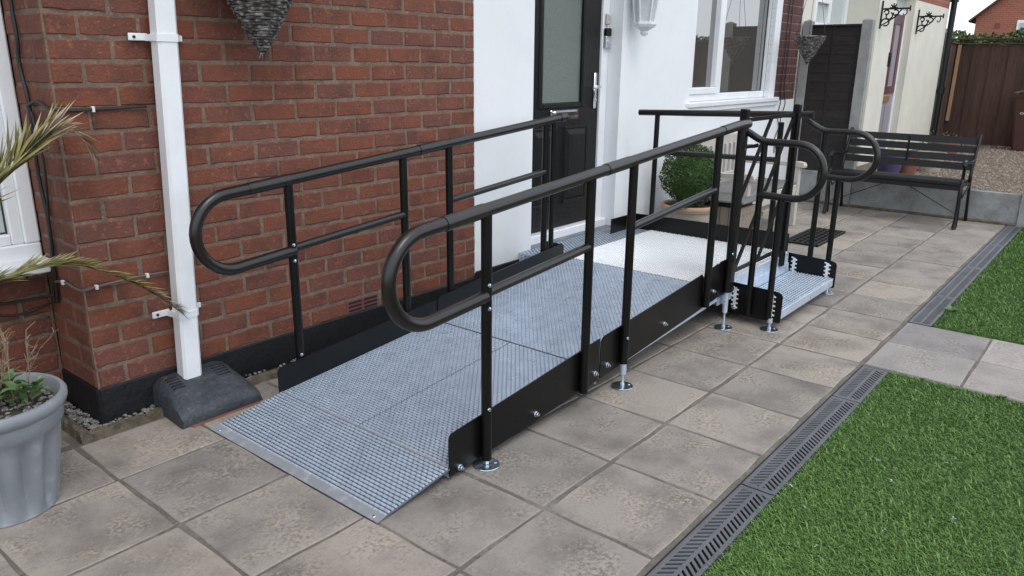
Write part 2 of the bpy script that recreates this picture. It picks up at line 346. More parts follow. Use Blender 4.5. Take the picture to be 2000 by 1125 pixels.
# ================================================================== SETTING
g = MB().add([(-300, -300, -.09), (300, -300, -.09), (300, 300, -.09), (-300, 300, -.09)], [(0, 1, 2, 3)])
obj('ground', g, 'ground', kind='structure')
SX = .421; X0 = .694; YL = [-.045, -.468, -.891, -1.314, -1.737, -2.165]
patio = obj('patio', MB().box(-2.8, 7.46, -2.175, .335, -.08, -.0042), 'joint', kind='structure')
slab_me = [mesh_of('paving_slab', cut_piece(.4065, .408, .028, 3, 3, .0035, .0042, s), MT['slab']) for s in range(6)]
slab_short = [mesh_of('paving_slab', cut_piece(.4065, .36, .028, 3, 3, .0035, .0042, 20+s), MT['slab']) for s in range(3)]
def lay(me, x, y, par, z=0.):
    inst('paving_slab', me, par, (x, y, z+rng.uniform(-.0018, .0018)), (rng.uniform(-.003, .003), rng.uniform(-.003, .003), rng.uniform(-.007, .007)+rng.choice((0, math.pi))))
for i in range(-8, 16):
    xc = X0+SX*(i+.5)
    for j in range(5):
        if j == 0:
            lay(slab_short[i % 3], xc, -.468+.186, patio)
        else:
            lay(rng.choice(slab_me), xc, (YL[j]+YL[j+1])/2+.0, patio)
    if xc < -.15:
        lay(rng.choice(slab_short), xc, .125, patio)
path = obj('garden_path', MB().box(2.775, 3.665, -5.6, -2.176, -.08, -.004), 'joint', kind='structure')
path_me = [mesh_of('paving_slab', cut_piece(.425, .425, .028, 2, 2, .004, .0022, 40+s), MT['slab_pale']) for s in range(3)]
for k in range(8):
    for xc in (3.0, 3.438):
        lay(rng.choice(path_me), xc, -2.178-.217-.437*k, path, .002)
# neighbour's raised gravel garden
nbg = obj('gravel_garden', MB().box(7.53, 60, -9, .6, -.08, .262), 'gravel_bed', kind='structure')
gv = MB(); r2 = random.Random(3)
for k in range(9000):
    x = 7.6+5.6*r2.random()**1.25; y = -2.9+2.4*r2.random(); s = r2.uniform(.008, .019); a = r2.uniform(0, 6.28)
    c, d = math.cos(a)*s, math.sin(a)*s; z = .262
    gv.add([(x-c, y-d, z), (x+d*.8, y-c*.8, z), (x+c, y+d, z), (x-d*.8, y+c*.8, z), (x+r2.uniform(-.4, .4)*s, y+r2.uniform(-.4, .4)*s, z+s*r2.uniform(.5, 1.))], [(0, 1, 4), (1, 2, 4), (2, 3, 4), (3, 0, 4)])
o = obj('loose_gravel', gv, 'gravel', kind='stuff'); tag(o, 'brown gravel spread over the raised neighbouring garden', 'gravel')

# ---- drain channel with 1 m slotted gratings
dch = obj('drain_channel', MB().box(-2.8, 2.768, -2.306, -2.178, -.085, -.06).box(3.668, 7.46, -2.306, -2.178, -.085, -.06)
          .box(-2.8, 2.768, -2.181, -2.1765, -.08, -.001).box(3.668, 7.46, -2.181, -2.1765, -.08, -.001)
          .box(-2.8, 2.768, -2.311, -2.306, -.08, -.001).box(3.668, 7.46, -2.311, -2.306, -.08, -.001), 'hole', kind='structure')
def grating(x0, x1, label):
    t = thing('drain_grating', label, 'grating', (x0, -2.243, -.02), 'slotted drain gratings beside the lawn')
    ya, yb, ym = -2.182, -2.304, -2.243; z1, z0 = .001, -.0055; x1 -= .004
    f_ = MB(); f_.cbox(x0, x1, ya-.016, ya, z0, z1, .002).cbox(x0, x1, yb, yb+.016, z0, z1, .002).cbox(x0, x1, ym-.007, ym+.007, z0, z1, .002)
    f_.cbox(x0, x0+.022, yb, ya, z0, z1-.0006, .002).cbox(x1-.022, x1, yb, ya, z0, z1-.0006, .002)
    obj('frame', f_, 'grate', t)
    b = MB(); p = .0262; n = int((x1-x0-.03)/p)
    for k in range(-1, n+1):
        xs = x0+.020+k*p
        for s, yo in ((1, ya-.013), (-1, yb+.013)):
            xe = xs+.038; yi = ym+s*.005; q = [(xs, yo), (xs+.0138, yo), (xe+.0138, yi), (xe, yi)]
            q = [(min(max(x, x0+.003), x1-.003), y) for x, y in q]
            if q[0][0] == q[1][0] and q[2][0] == q[3][0]: continue
            b.add([(x, y, z0) for x, y in q]+[(x, y, z1-.001) for x, y in q], [(4, 5, 6, 7), (0, 1, 5, 4), (1, 2, 6, 5), (2, 3, 7, 6), (3, 0, 4, 7)])
    obj('rib', b, 'grate', t, kind='stuff')
for a, b_ in ((-2.745, -1.74), (-1.735, -.73), (-.725, .275), (.28, 1.28), (1.284, 2.286), (2.29, 2.765)):
    grating(a, b_, 'grey slotted drain grating between patio and near lawn' if b_ < 2.7 else 'short cut end of grey slotted grating ending at garden path')
for a, b_ in ((3.67, 4.38), (4.384, 5.384), (5.388, 6.375), (6.379, 7.44)):
    grating(a, b_, 'grey slotted drain grating beside the far lawn beyond the path' if a > 3.7 else 'shorter slotted grating starting at the far side of garden path')

# ---- artificial lawns
def lawn(name, x0, x1, y0, y1, label, dens, core=None, cdens=0, seed=1):
    base = obj('lawn', MB().box(x0, x1, y0, y1, -.08, -.006), 'turf_base', kind='structure')
    r_ = random.Random(seed); b = MB(); V = b.v; F_ = b.f
    def sow(X0_, X1_, Y0_, Y1_, n, sz):
        for k in range(n):
            x = r_.uniform(X0_, X1_); y = r_.uniform(Y0_, Y1_)
            a = r_.gauss(2.6, 1.1); L = sz*r_.uniform(.75, 1.25); ln = r_.uniform(.5, 1.0); h = L*(1.08-ln*.55)
            dx, dy = math.cos(a)*L*ln, math.sin(a)*L*ln; w_ = .00115*(sz/.024)
            px, py = -math.sin(a)*w_, math.cos(a)*w_; n0 = len(V); z = -.006
            V.extend([(x-px, y-py, z), (x+px, y+py, z), (x+dx*.45+px, y+dy*.45+py, z+h*.75), (x+dx*.45-px, y+dy*.45-py, z+h*.75), (x+dx, y+dy, z+h*.95)])
            F_.extend([(n0, n0+1, n0+2, n0+3), (n0+3, n0+2, n0+4)])
    sow(x0+.01, x1-.01, y0, y1-.004, int(dens*(x1-x0)*(y1-y0)), .032)
    if core: sow(*core, int(cdens*(core[1]-core[0])*(core[3]-core[2])), .0195)
    o = obj('artificial_grass', b, 'grass', kind='stuff'); tag(o, label, 'grass')
lawn('a', -2.2, 2.77, -4.6, -2.312, 'bright green artificial grass between the drain and the garden path', 4000, (.7, 2.765, -3.25, -2.316), 60000, 1)
lawn('b', 3.67, 7.45, -4.6, -2.312, 'bright green artificial grass beyond the garden path', 4000, (3.675, 7.44, -3.0, -2.316), 30000, 2)
deb = random.Random(12)
for (x, y) in ((1.75, -2.52), (1.62, -2.6), (1.25, -2.42), (1.28, -2.66), (1.5, -2.82), (1.05, -2.52), (1.9, -2.72), (1.35, -2.335), (4.6, -2.6), (4.2, -2.7), (2.2, -2.6)):
    b = MB()
    for k in range(3): b.leaf(Vector((x, y, .016+.002*k)), Vector((deb.uniform(-1, 1), deb.uniform(-1, 1), .2)), Vector((0, 0, 1)), .009, .006)
    one('petal', b, 'petal', 'fallen pale petal lying in the short green artificial grass', 'petal', (x, y, .014), 'fallen petals on the lawn')
def small_weed(x, y, n, s, label):
    b = MB(); r_ = random.Random(int(x*100))
    for k in range(n):
        a = r_.uniform(0, 6.28); b.leaf(Vector((x+r_.uniform(-s, s)*.4, y+r_.uniform(-s, s)*.3, .0)), Vector((math.cos(a), math.sin(a), r_.uniform(.15, .9))), Vector((0, 0, 1)), s*r_.uniform(.6, 1.1), s*.35)
    one('weed', b, 'leaf_weed', label, 'weed', (x, y, 0))
small_weed(2.76, -2.78, 40, .035, 'small green weed sprouting at the path edge by near lawn')
small_weed(2.765, -2.46, 22, .022, 'tiny green weed at the path edge near the drain')
small_weed(3.70, -2.62, 18, .018, 'tiny weed at the joint of path and far lawn')
small_weed(4.05, -2.335, 30, .05, 'green sprig lying across the far drain grating')

# ---- mortar kerb and pebbles along the foot of the wall
kb = MB(); kr = random.Random(5); 
def kerb(pts, wid, h):
    vs_ = []; fs = []
    for i, (x, y, nx, ny) in enumerate(pts):
        j = lambda s: kr.uniform(-s, s)
        vs_ += [(x, y, -.01), (x+nx*.012+j(.004), y+ny*.012+j(.004), h*.8+j(.006)), (x+nx*wid*.5+j(.004), y+ny*wid*.5, h+j(.008)), (x+nx*wid, y+ny*wid, h*.5), (x+nx*wid, y+ny*wid, -.02)]
    for i in range(len(pts)-1):
        for k in range(4): fs.append((i*5+k, i*5+k+1, (i+1)*5+k+1, (i+1)*5+k))
    fs.append((0, 1, 2, 3, 4)); n = len(pts)-1; fs.append(tuple(n*5+k for k in (4, 3, 2, 1, 0)))
    kb.add(vs_, fs)
kerb([(-.12+.33*i/14, -.095, 0, 1) for i in range(15)], .05, .034)
kerb([(-.12, -.09+.42*i/16, 1, 0) for i in range(17)], .05, .036)
kerb([(.54+1.9*i/60, -.085, 0, 1) for i in range(61)], .05, .028)
obj('mortar_kerb', kb, 'mortar_dark', kind='structure')
gt = obj('gravel_trench', MB().box(-.075, 2.8, -.05, -.001, -.05, .008).box(-.075, -.001, -.05, .335, -.05, .008), 'soil', kind='structure')
pb = MB(); pr = random.Random(9)
def pebble(b, x, y, z, s, r_):
    n = 6; vs_ = []
    ax, ay, az = s*r_.uniform(.7, 1.2), s*r_.uniform(.6, 1.), s*r_.uniform(.45, .75); th = r_.uniform(0, 3.14)
    for lv, rr in ((-.6, .75), (.1, 1.), (.7, .62)):
        for k in range(n):
            t = 2*math.pi*k/n; u, v = math.cos(t)*rr*ax*r_.uniform(.88, 1.1), math.sin(t)*rr*ay*r_.uniform(.88, 1.1)
            vs_.append((x+u*math.cos(th)-v*math.sin(th), y+u*math.sin(th)+v*math.cos(th), z+lv*az))
    fs = [(l*n+k, l*n+(k+1) % n, (l+1)*n+(k+1) % n, (l+1)*n+k) for l in (0, 1) for k in range(n)]+[tuple(2*n+k for k in range(n))]
    b.add(vs_, fs)
for k in range(420):
    if k < 150: x, y = pr.uniform(-.07, -.012), pr.uniform(-.04, .32)
    elif k < 230: x, y = pr.uniform(-.06, .2), pr.uniform(-.055, -.014)
    else: x, y = pr.uniform(.55, 2.6), pr.uniform(-.06, -.014)
    pebble(pb, x, y, pr.uniform(.012, .026), pr.uniform(.005, .013), pr)
o = obj('wall_foot_pebbles', pb, 'pebble', kind='stuff', smooth=True); tag(o, 'grey pebbles in the narrow trench along the black wall foot', 'pebbles')

# ================================================================== HOUSE
house = thing('house', 'brick house with white rendered entrance and black front door', 'house', (0, 0, 0))
CH = .085; BL = .2295; Z0 = .16; NC = 20; ZT = Z0+NC*CH
RF = (R(90), 0, 0); RL = (R(90), 0, R(-90))
st_me = [mesh_of('brick', cut_piece(.2175, .0725, .06, 5, 1, .005, .0026, 100+s), MT['brick']) for s in range(7)]
hd_me = [mesh_of('brick', cut_piece(.1025, .0725, .06, 2, 1, .005, .0026, 120+s), MT['brick']) for s in range(4)]
fw_ = obj('front_wall', MB().box(.004, 2.256, .0032, .30, Z0-.02, ZT), 'mortar', house)
for c in range(NC):
    z = Z0+(c+.5)*CH; x = .003
    first = True
    while x < 2.20:
        L = BL
        if first and c % 2 == 0: L = BL/2
        rem = 2.258-x
        if rem < BL*.75: L = BL/2 if rem > .06 else 0
        if L == 0: break
        me = rng.choice(hd_me if L < .15 else st_me)
        o = inst('brick', me, fw_, (x+L/2+rng.uniform(-.002, .002), rng.uniform(-.0022, .0012), z+rng.uniform(-.0015, .0015)), (R(90)+rng.uniform(-.006, .006), rng.uniform(-.006, .006)+rng.choice((0, 0, math.pi)), 0))
        if L < .15 and rem < BL*.75 and rem > .13: o.scale.x = min(1.5, (rem-.012)/.1025); o.location.x = x+rem/2
        if c == 0 and 1.25 < x+L/2 < 1.5: bpy.data.objects.remove(o)
        x += L; first = False
# terracotta air brick in the lowest course
ab = obj('air_brick', MB().cbox(1.262, 1.475, -.001, .03, Z0+.006, Z0+CH-.006, .003), 'airbrick', house)
hb = MB()
for half in (0, 1):
    for k in range(3): hb.box(1.275+half*.103, 1.363+half*.103, -.003, .002, Z0+.016+k*.021, Z0+.027+k*.021)
obj('vent_slot', hb, 'hole', ab)
rw = obj('return_wall', MB().box(.0032, .10, .0035, .345, Z0-.02, ZT), 'mortar', house)
for c in range(NC):
    z = Z0+(c+.5)*CH; y = .003
    for L in ((BL/2, BL) if c % 2 else (BL, BL/2)):
        o = inst('brick', rng.choice(hd_me if L < .15 else st_me), rw, (rng.uniform(-.002, .001), y+L/2, z+rng.uniform(-.001, .001)), RL)
        y += L
lw = obj('recessed_wall', MB().box(-3.2, -.001, .3455, .6, -.02, .63), 'mortar', house)
for c in range(-2, 6):
    z = Z0+(c+.5)*CH
    for k in range(5):
        x = -.006-BL*(k+.5)+(BL/2 if c % 2 else 0)
        if x > -.10: 
            inst('brick', rng.choice(hd_me), lw, (-.06, .3415, z), RF); continue
        inst('brick', rng.choice(st_me), lw, (x, .3415+rng.uniform(-.002, .001), z), RF)
obj('lower_wall', MB().box(-3.2, -1.25, .342, .344, -.02, .63), 'farbrick', house)
obj('plinth', MB().cbox(.0, 2.26, -.006, .02, -.06, Z0+.004, .006).cbox(-.007, .03, -.002, .345, -.06, Z0+.004, .006).cbox(2.2605, 2.84, -.010, .02, -.06, Z0+.04, .006), 'bitumen', house)
for q in ((.0, 2.2565, .0, .3, ZT+.001, 5.2), (-.0, .1, .3005, .345, ZT+.001, 5.199), (-3.2, .002, .346, .6, 1.9, 5.19), (6.85, 7.42, .001, .3, 2.21, 5.2), (-3.2, -1.62, .347, .6, .63, 1.899)):
    obj('upper_wall', MB().box(*q), 'farbrick', house)
wh = MB()
wh.box(2.2575, 2.816, -.004, .3, Z0+.03, 5.2)                         # left of door
wh.box(3.85, 4.96, -.004, .3, -.05, 5.2)                              # right of door
wh.box(2.816, 3.85, -.004, .3, 2.28, 5.2)                             # over door
wh.box(4.96, 6.805, -.004, .3, -.05, 1.135).box(4.96, 6.805, -.004, .3, 2.35, 5.2)
wh.box(6.805, 7.44, -.004, .3, -.05, 1.10).box(6.805, 6.85, .001, .3, 1.1, 5.2)
obj('rendered_wall', wh, 'render', house)
rb = obj('end_wall', MB().box(6.845, 7.42, .004, .3, 1.10, 2.21), 'mortar', house)
k = 0
wst = [mesh_of('brick', cut_piece(.2175, .0725, .06, 4, 1, .004, .0017, 140+s), MT['brick_dark']) for s in range(3)]
whd = [mesh_of('brick', cut_piece(.1025, .0725, .06, 2, 1, .004, .0017, 150+s), MT['brick_dark']) for s in range(3)]
for c in range(13):
    z = 1.105+(c+.5)*CH; x = 6.852
    for L in ((BL, BL, BL/2) if c % 2 else (BL/2, BL, BL)):
        inst('brick', rng.choice(whd if L < .15 else wst), rb, (x+L/2, rng.uniform(-.002, .001), z), RF); x += L
pbk = [mesh_of('brick', cut_piece(.0735, .0825, .05, 2, 1, .0018, .0004, 160+s), MT['paintbrick']) for s in range(2)]
pj = obj('painted_window_edge', MB().box(6.7, 6.849, -.0025, .02, 1.137, 2.20), 'paintbrick', house)
for c in range(13):
    z = 1.14+(c+.5)*CH-.002
    for xx in (6.738, 6.812): inst('brick', pbk[c % 2], pj, (xx, -.0035, z), RF)
obj('unseen_house_block', MB().box(-3.2, 7.4, .61, 8, -.05, 5.1), 'farbrick', house)  # unseen full-height block behind the front walls, keeps the sky out
rf = MB(); rf.add([(-3.6, -.35, 5.15), (7.45, -.35, 5.15), (7.45, 4.2, 7.6), (-3.6, 4.2, 7.6), (-3.6, 8.4, 5.15), (7.45, 8.4, 5.15)], [(0, 1, 2, 3), (3, 2, 5, 4), (0, 3, 4), (1, 5, 2), (0, 4, 5, 1)])
obj('roof', rf, 'roof_tile', house)

# ---- front door (thing's part) with its own pieces
fr = MB(); fr.cbox(2.818, 2.885, .11, .18, .27, 2.28, .004).cbox(3.765, 3.848, .11, .18, .27, 2.28, .004).cbox(2.885, 3.765, .11, .18, 2.2, 2.28, .004)
obj('door_frame', fr, 'upvc', house)
obj('threshold', MB().cbox(2.818, 3.848, .065, .18, .235, .30, .006), 'upvc', house)
DX0, DX1, DY = 2.89, 3.758, .125
GX0, GX1, GZ0, GZ1 = 3.075, 3.535, 1.185, 2.07
dr = MB()
dr.box(DX0, GX0-.02, DY, .17, .305, 2.198).box(GX1+.02, DX1, DY, .17, .305, 2.198).box(GX0-.02, GX1+.02, DY, .17, .305, GZ0-.02).box(GX0-.02, GX1+.02, DY, .17, GZ1+.02, 2.198)
door = obj('front_door', dr, 'doorblack', house, label='black woodgrain front door with obscured glass pane')
obj('glass_pane', MB().box(GX0-.021, GX1+.021, DY+.02, DY+.028, GZ0-.021, GZ1+.021), 'obscure', door)
md = MB()
for (a, b_, c, d) in ((GX0-.04, GX0, GZ0-.04, GZ1+.04), (GX1, GX1+.04, GZ0-.04, GZ1+.04), (GX0, GX1, GZ0-.04, GZ0), (GX0, GX1, GZ1, GZ1+.04)):
    md.cbox(a, b_, DY-.012, DY+.019, c, d, .009)
for sx, xx in ((1, GX0), (-1, GX1)):    # arched upper corners of the glazing bead
    md.prism([(xx, GZ1), (xx, GZ1-.13), (xx+sx*.012, GZ1-.075), (xx+sx*.045, GZ1-.03), (xx+sx*.10, GZ1-.006), (xx+sx*.13, GZ1)], 1, DY-.008, DY+.019)
obj('glazing_bead', md, 'doorblack', door)
for (a, b_) in ((2.975, 3.265), (3.345, 3.635)):
    z0, z1 = .47, 1.02; pm = MB()
    pm.cbox(a, b_, DY-.008, DY+.004, z1-.022, z1, .006).cbox(a, b_, DY-.008, DY+.004, z0, z0+.022, .006).cbox(a, a+.022, DY-.0075, DY+.004, z0, z1, .006).cbox(b_-.022, b_, DY-.0075, DY+.004, z0, z1, .006)
    x0, x1, y0 = a+.05, b_-.05, DY-.012
    pm.add([(a+.022, DY-.001, z0+.022), (b_-.022, DY-.001, z0+.022), (b_-.022, DY-.001, z1-.022), (a+.022, DY-.001, z1-.022), (x0, y0, z0+.06), (x1, y0, z0+.06), (x1, y0, z1-.06), (x0, y0, z1-.06)],
           [(4, 5, 6, 7), (0, 1, 5, 4), (1, 2, 6, 5), (2, 3, 7, 6), (3, 0, 4, 7)])
    obj('door_panel', pm, 'doorblack', door)
lp = MB().cbox(3.17, 3.50, DY-.012, DY+.002, 1.065, 1.135, .005).cbox(3.195, 3.475, DY-.026, DY-.010, 1.085, 1.128, .008)
obj('letter_plate', lp, 'chrome', door)
hd = MB().cbox(3.688, 3.722, DY-.014, DY+.002, 1.13, 1.385, .006).tube([(3.705, DY-.008, 1.285), (3.705, DY-.055, 1.285), (3.69, DY-.062, 1.285), (3.60, DY-.062, 1.28)], .0095, 10).tube([(3.705, DY-.02, 1.19), (3.705, DY-.004, 1.19)], .011, 10)
obj('door_handle', hd, 'chrome', door, smooth=True)
# left window in the recessed wall
wnd = obj('window', MB().cbox(-1.6, -.004, .335, .42, .66, .725, .006).cbox(-.062, -.004, .334, .419, .725, 1.9, .006).cbox(-1.6, -.062, .334, .419, 1.83, 1.9, .006).cbox(-1.6, -1.54, .334, .419, .725, 1.83, .006).cbox(-.105, -.06, .3445, .41, .725, 1.83, .005).cbox(-.86, -.79, .3445, .41, .725, 1.83, .005).cbox(-1.54, -.1055, .3448, .41, .724, .768, .005), 'upvc', house, label='white framed window beside the brick corner')
obj('window_sill', MB().cbox(-1.7, -.002, .255, .40, .632, .668, .008).cbox(-1.7, -.003, .245, .262, .615, .660, .005), 'upvc', wnd)
obj('pane', MB().box(-.79, -.105, .385, .392, .76, 1.83), 'glass_pale', wnd)
obj('pane', MB().box(-1.54, -.86, .385, .392, .76, 1.83), 'glass_pale', wnd)
obj('gasket', MB().box(-.1105, -.105, .378, .386, .768, 1.83).box(-.79, -.105, .379, .386, .767, .7745), 'gasket', wnd)
# window right of the door
wn = MB().cbox(4.962, 6.803, .05, .13, 1.137, 1.20, .006).cbox(6.70, 6.803, .051, .129, 1.20, 2.35, .006).cbox(4.962, 5.03, .051, .129, 1.2, 2.35, .006).cbox(5.59, 5.675, .051, .129, 1.2, 2.35, .006).cbox(5.03, 6.70, .0515, .1285, 2.28, 2.35, .005)
w2 = obj('window', wn, 'upvc', house, label='white framed window to the right of the front door')
sa = MB().cbox(5.03, 5.59, .035, .10, 1.2, 1.255, .006).cbox(5.03, 5.085, .0355, .10, 1.255, 2.28, .006).cbox(5.535, 5.59, .0355, .10, 1.255, 2.28, .006).cbox(5.085, 5.535, .0355, .10, 2.225, 2.28, .006)
obj('opening_sash', sa, 'upvc', w2)
obj('pane', MB().box(5.08, 5.54, .085, .092, 1.25, 2.23), 'glass', w2)
obj('pane', MB().box(5.67, 6.705, .088, .095, 1.195, 2.285), 'glass', w2)
obj('gasket', MB().box(6.694, 6.701, .082, .0885, 1.2, 2.28).box(5.675, 6.70, .082, .0884, 1.2, 1.206), 'gasket', w2)
obj('window_sill', MB().cbox(4.9, 6.9, -.045, .05, 1.095, 1.136, .006).cbox(4.88, 6.92, -.03, .0, 1.055, 1.094, .006), 'upvc', w2)

# ---- things on the house front
db = thing('video_doorbell', 'silver and black video doorbell on the white door frame', 'doorbell', (3.806, .11, 1.56))
obj('body', MB().cbox(3.775, 3.84, .082, .109, 1.555, 1.64, .006), 'silver', db)
obj('camera_block', MB().cbox(3.775, 3.84, .080, .109, 1.64, 1.695, .006), 'black', db)
obj('button', MB().tube([(3.808, .083, 1.60), (3.808, .077, 1.60)], .018, 16), 'chrome', db, smooth=True)
ch = thing('bell_push', 'small beige bell push above the video doorbell', 'bell push', (3.80, .11, 1.715))
obj('case', MB().cbox(3.785, 3.825, .085, .109, 1.715, 1.795, .008), 'beige', ch)
obj('button', MB().cbox(3.792, 3.818, .080, .086, 1.755, 1.785, .004), 'silver', ch)
LX, LY = 3.965, -.115
lan = thing('wall_lantern', 'white coach lantern on the rendered wall beside the door', 'lantern', (LX, 0, 1.64))
def hexring(prof, fnm='x'): return MB().lathe(prof, LX, LY, 6)
obj('base', MB().lathe([(.002, 1.640), (.022, 1.648), (.030, 1.665), (.024, 1.675), (.045, 1.69), (.075, 1.705), (.085, 1.722), (.085, 1.738), (.06, 1.74)], LX, LY, 6, cap=True), 'upvc', lan)
obj('glass_panel', MB().lathe([(.068, 1.738), (.105, 2.0)], LX, LY, 6), 'glass_lamp', lan)
lf = MB()
for k in range(6):
    t = math.pi*k/3; lf.bar((LX+.07*math.cos(t), LY+.07*math.sin(t), 1.735), (LX+.107*math.cos(t), LY+.107*math.sin(t), 2.0), .010, .010)
obj('frame_bar', lf, 'upvc', lan)
obj('cap', MB().lathe([(.115, 1.995), (.12, 2.01), (.06, 2.09), (.02, 2.12), (.008, 2.16)], LX, LY, 6, cap=True), 'upvc', lan)
obj('bracket', MB().cbox(LX-.03, LX+.03, -.02, -.003, 1.9, 2.12, .006).tube([(LX, -.01, 2.08), (LX, -.06, 2.13), (LX, LY, 2.12)], .011, 8), 'upvc', lan)
obj('bulb', MB().lathe([(.012, 1.75), (.015, 1.79), (.03, 1.83), (.032, 1.86), (.02, 1.885), (.003, 1.895)], LX, LY, 12), 'glass_lamp', lan, smooth=True)

# downpipe with two brackets, standing in its black shoe cover
dp = thing('downpipe', 'white square downpipe on the brick wall', 'downpipe', (.355, -.065, .10))
def pipe_at(z): return .352+.062*(z-.1)/1.56
def sq(zs, hw, hd_, b_=.012):
    m = MB(); vs_ = []; fs = []; n = 8
    for z in zs:
        x = pipe_at(z); y = -.062
        for (i, j) in ((-hw+b_, -hd_), (hw-b_, -hd_), (hw, -hd_+b_), (hw, hd_-b_), (hw-b_, hd_), (-hw+b_, hd_), (-hw, hd_-b_), (-hw, -hd_+b_)): vs_.append((x+i, y+j, z))
    for q in range(len(zs)-1):
        for k in range(n): fs.append((q*n+k, q*n+(k+1) % n, (q+1)*n+(k+1) % n, (q+1)*n+k))
    fs.append(tuple(range(n))[::-1]); fs.append(tuple((len(zs)-1)*n+k for k in range(n)))
    return m.add(vs_, fs)
obj('pipe', sq([.09, .8, 1.6, 2.4, 5.1], .041, .036, .010), 'upvc', dp)
for z in (.415, 1.525):
    x = pipe_at(z)
    br = sq([z-.014, z+.014], .045, .040, .010); br.cbox(x-.115, x-.04, -.014, -.004, z-.012, z+.016, .003).cbox(x+.04, x+.10, -.014, -.004, z-.012, z+.012, .003)
    br.add([(x-.055, -.014, z-.012), (x-.046, -.08, z-.012), (x-.043, -.08, z-.012), (x-.045, -.014, z-.012), (x-.055, -.014, z+.012), (x-.046, -.08, z+.012), (x-.043, -.08, z+.012), (x-.045, -.014, z+.012)], [(0, 1, 5, 4), (1, 2, 6, 5), (2, 3, 7, 6), (4, 5, 6, 7), (0, 3, 2, 1)])
    bo = obj('bracket', br, 'upvc', dp)
    obj('screw', MB().tube([(x-.095, -.0135, z+.002), (x-.095, -.017, z+.002)], .006, 8), 'cable', bo)
# rubber gully cover
gc = thing('gully_cover', 'weathered black plastic gully cover under the downpipe', 'gully cover', (.38, -.13, 0))
cv = MB()
ring = lambda x0, x1, y0, y1, z, b_: [(x0+b_, y0, z), (x1-b_, y0, z), (x1, y0+b_, z), (x1, y1, z), (x0, y1, z), (x0, y0+b_, z)]
def loft(m, rings):
    n = len(rings[0]); vs_ = [p for r_ in rings for p in r_]; fs = [(q*n+k, q*n+(k+1) % n, (q+1)*n+(k+1) % n, (q+1)*n+k) for q in range(len(rings)-1) for k in range(n)]
    fs.append(tuple(range(n))[::-1]); fs.append(tuple((len(rings)-1)*n+k for k in range(n))); return m.add(vs_, fs)
prof = [(-.270, .004), (-.273, .03), (-.262, .055), (-.235, .075), (-.15, .110), (-.07, .138), (-.03, .146), (-.008, .140)]
vs_ = []; fs = []
XS = [(.195, 0), (.20, .72), (.222, .93), (.25, 1.), (.30, 1.), (.42, 1.), (.50, 1.), (.535, .93), (.56, .72), (.566, 0)]
for (y, z) in prof:
    for (x, s) in XS:
        sx = (x-.38)*(1-.08*max(0, (z-.07))/.08)+.38
        vs_.append((sx, y+.0*s, .002+z*s))
nx_ = len(XS)
for a in range(len(prof)-1):
    for k in range(nx_-1): fs.append((a*nx_+k, a*nx_+k+1, (a+1)*nx_+k+1, (a+1)*nx_+k))
fs.append(tuple(range(nx_))); fs.append(tuple((len(prof)-1)*nx_+k for k in range(nx_))[::-1])
cv.add(vs_, fs)
obj('cover', cv, 'rubber', gc, smooth=True)
gr = MB()
def cz(y):
    for (a, za), (b_, zb) in zip(prof, prof[1:]):
        if a <= y <= b_: return za+(zb-za)*(y-a)/(b_-a)
    return .14
for x0_, x1_ in ((.245, .295), (.445, .505)):
    for k in range(5):
        y = -.06-.017*k; z = cz(y)+.0015
        gr.bar((x0_-.0, y, z), (x1_, y, z), .0075, .006)
obj('slot', gr, 'hole', gc)
one('clay_tile', MB().cbox(.232, .552, -.287, -.22, -.004, .004, .002), 'terracotta', 'thin red clay tile edge under the gully cover', 'tile', (.38, -.26, -.004))

# cables
def cable(pts, r_, m, label):
    P_ = [Vector(p) for p in pts]; Q = []
    for i in range(len(P_)-1):
        p0 = P_[max(0, i-1)]; p1 = P_[i]; p2 = P_[i+1]; p3 = P_[min(len(P_)-1, i+2)]
        for k in range(6):
            t = k/6; Q.append(.5*((2*p1)+(p2-p0)*t+(2*p0-5*p1+4*p2-p3)*t*t+(3*p1-p0-3*p2+p3)*t**3))
    Q.append(P_[-1])
    return one('cable', MB().tube(Q, r_, 7), m, label, 'cable', tuple(Q[0]), smooth=True)
cable([(-.011, .205, 2.0), (-.011, .217, 1.65), (-.011, .214, 1.514), (-.012, .230, 1.414), (-.012, .200, 1.27), (-.012, .222, 1.013), (-.013, .196, .834), (-.013, .211, .665), (-.013, .24, .484)], .0075, 'cable', 'thick black cable running down the brick return beside the window')
cable([(-.012, .190, 1.25), (-.012, .15, 1.08), (-.012, .165, .95), (-.012, .20, .80), (-.018, .225, .63), (-.022, .25, .50)], .005, 'cable', 'thin black cable crossing the thick one beside the window')
cable([(-.018, .205, 1.27), (-.012, .12, 1.292), (-.014, .02, 1.272), (-.004, -.012, 1.267), (.05, -.010, 1.262), (.20, -.010, 1.264), (.33, -.011, 1.268)], .0062, 'cable', 'black cable running across the bricks to the downpipe')
cable([(-.014, .226, .577), (-.012, .13, .592), (-.010, .05, .583), (-.001, -.010, .582), (.06, -.010, .588), (.22, -.010, .594), (.36, -.010, .589)], .0055, 'cable_grey', 'grey brown cable clipped around the brick corner')
cable([(-.02, .24, .52), (-.10, .318, .50), (-.20, .318, .51), (-.24, .318, .55), (-.17, .315, .60), (-.08, .318, .59)], .006, 'cable', 'coiled black cable under the window sill')
cable([(-.02, .25, .49), (-.07, .32, .455), (-.15, .322, .445), (-.24, .32, .48), (-.29, .32, .54)], .005, 'cable', 'slack black cable hanging below the coiled one under sill')
for (x, y, z, l) in ((.047, -.016, .588, 'corner'), (.248, -.016, .594, 'downpipe'), (-.016, .135, .592, 'window')):
    one('cable_clip', MB().cbox(x-.006, x+.006, y-.006, y+.012, z-.010, z+.008, .002), 'clip', 'white clip on the grey brown cable nearest the '+l, 'cable clip', (x, y, z))
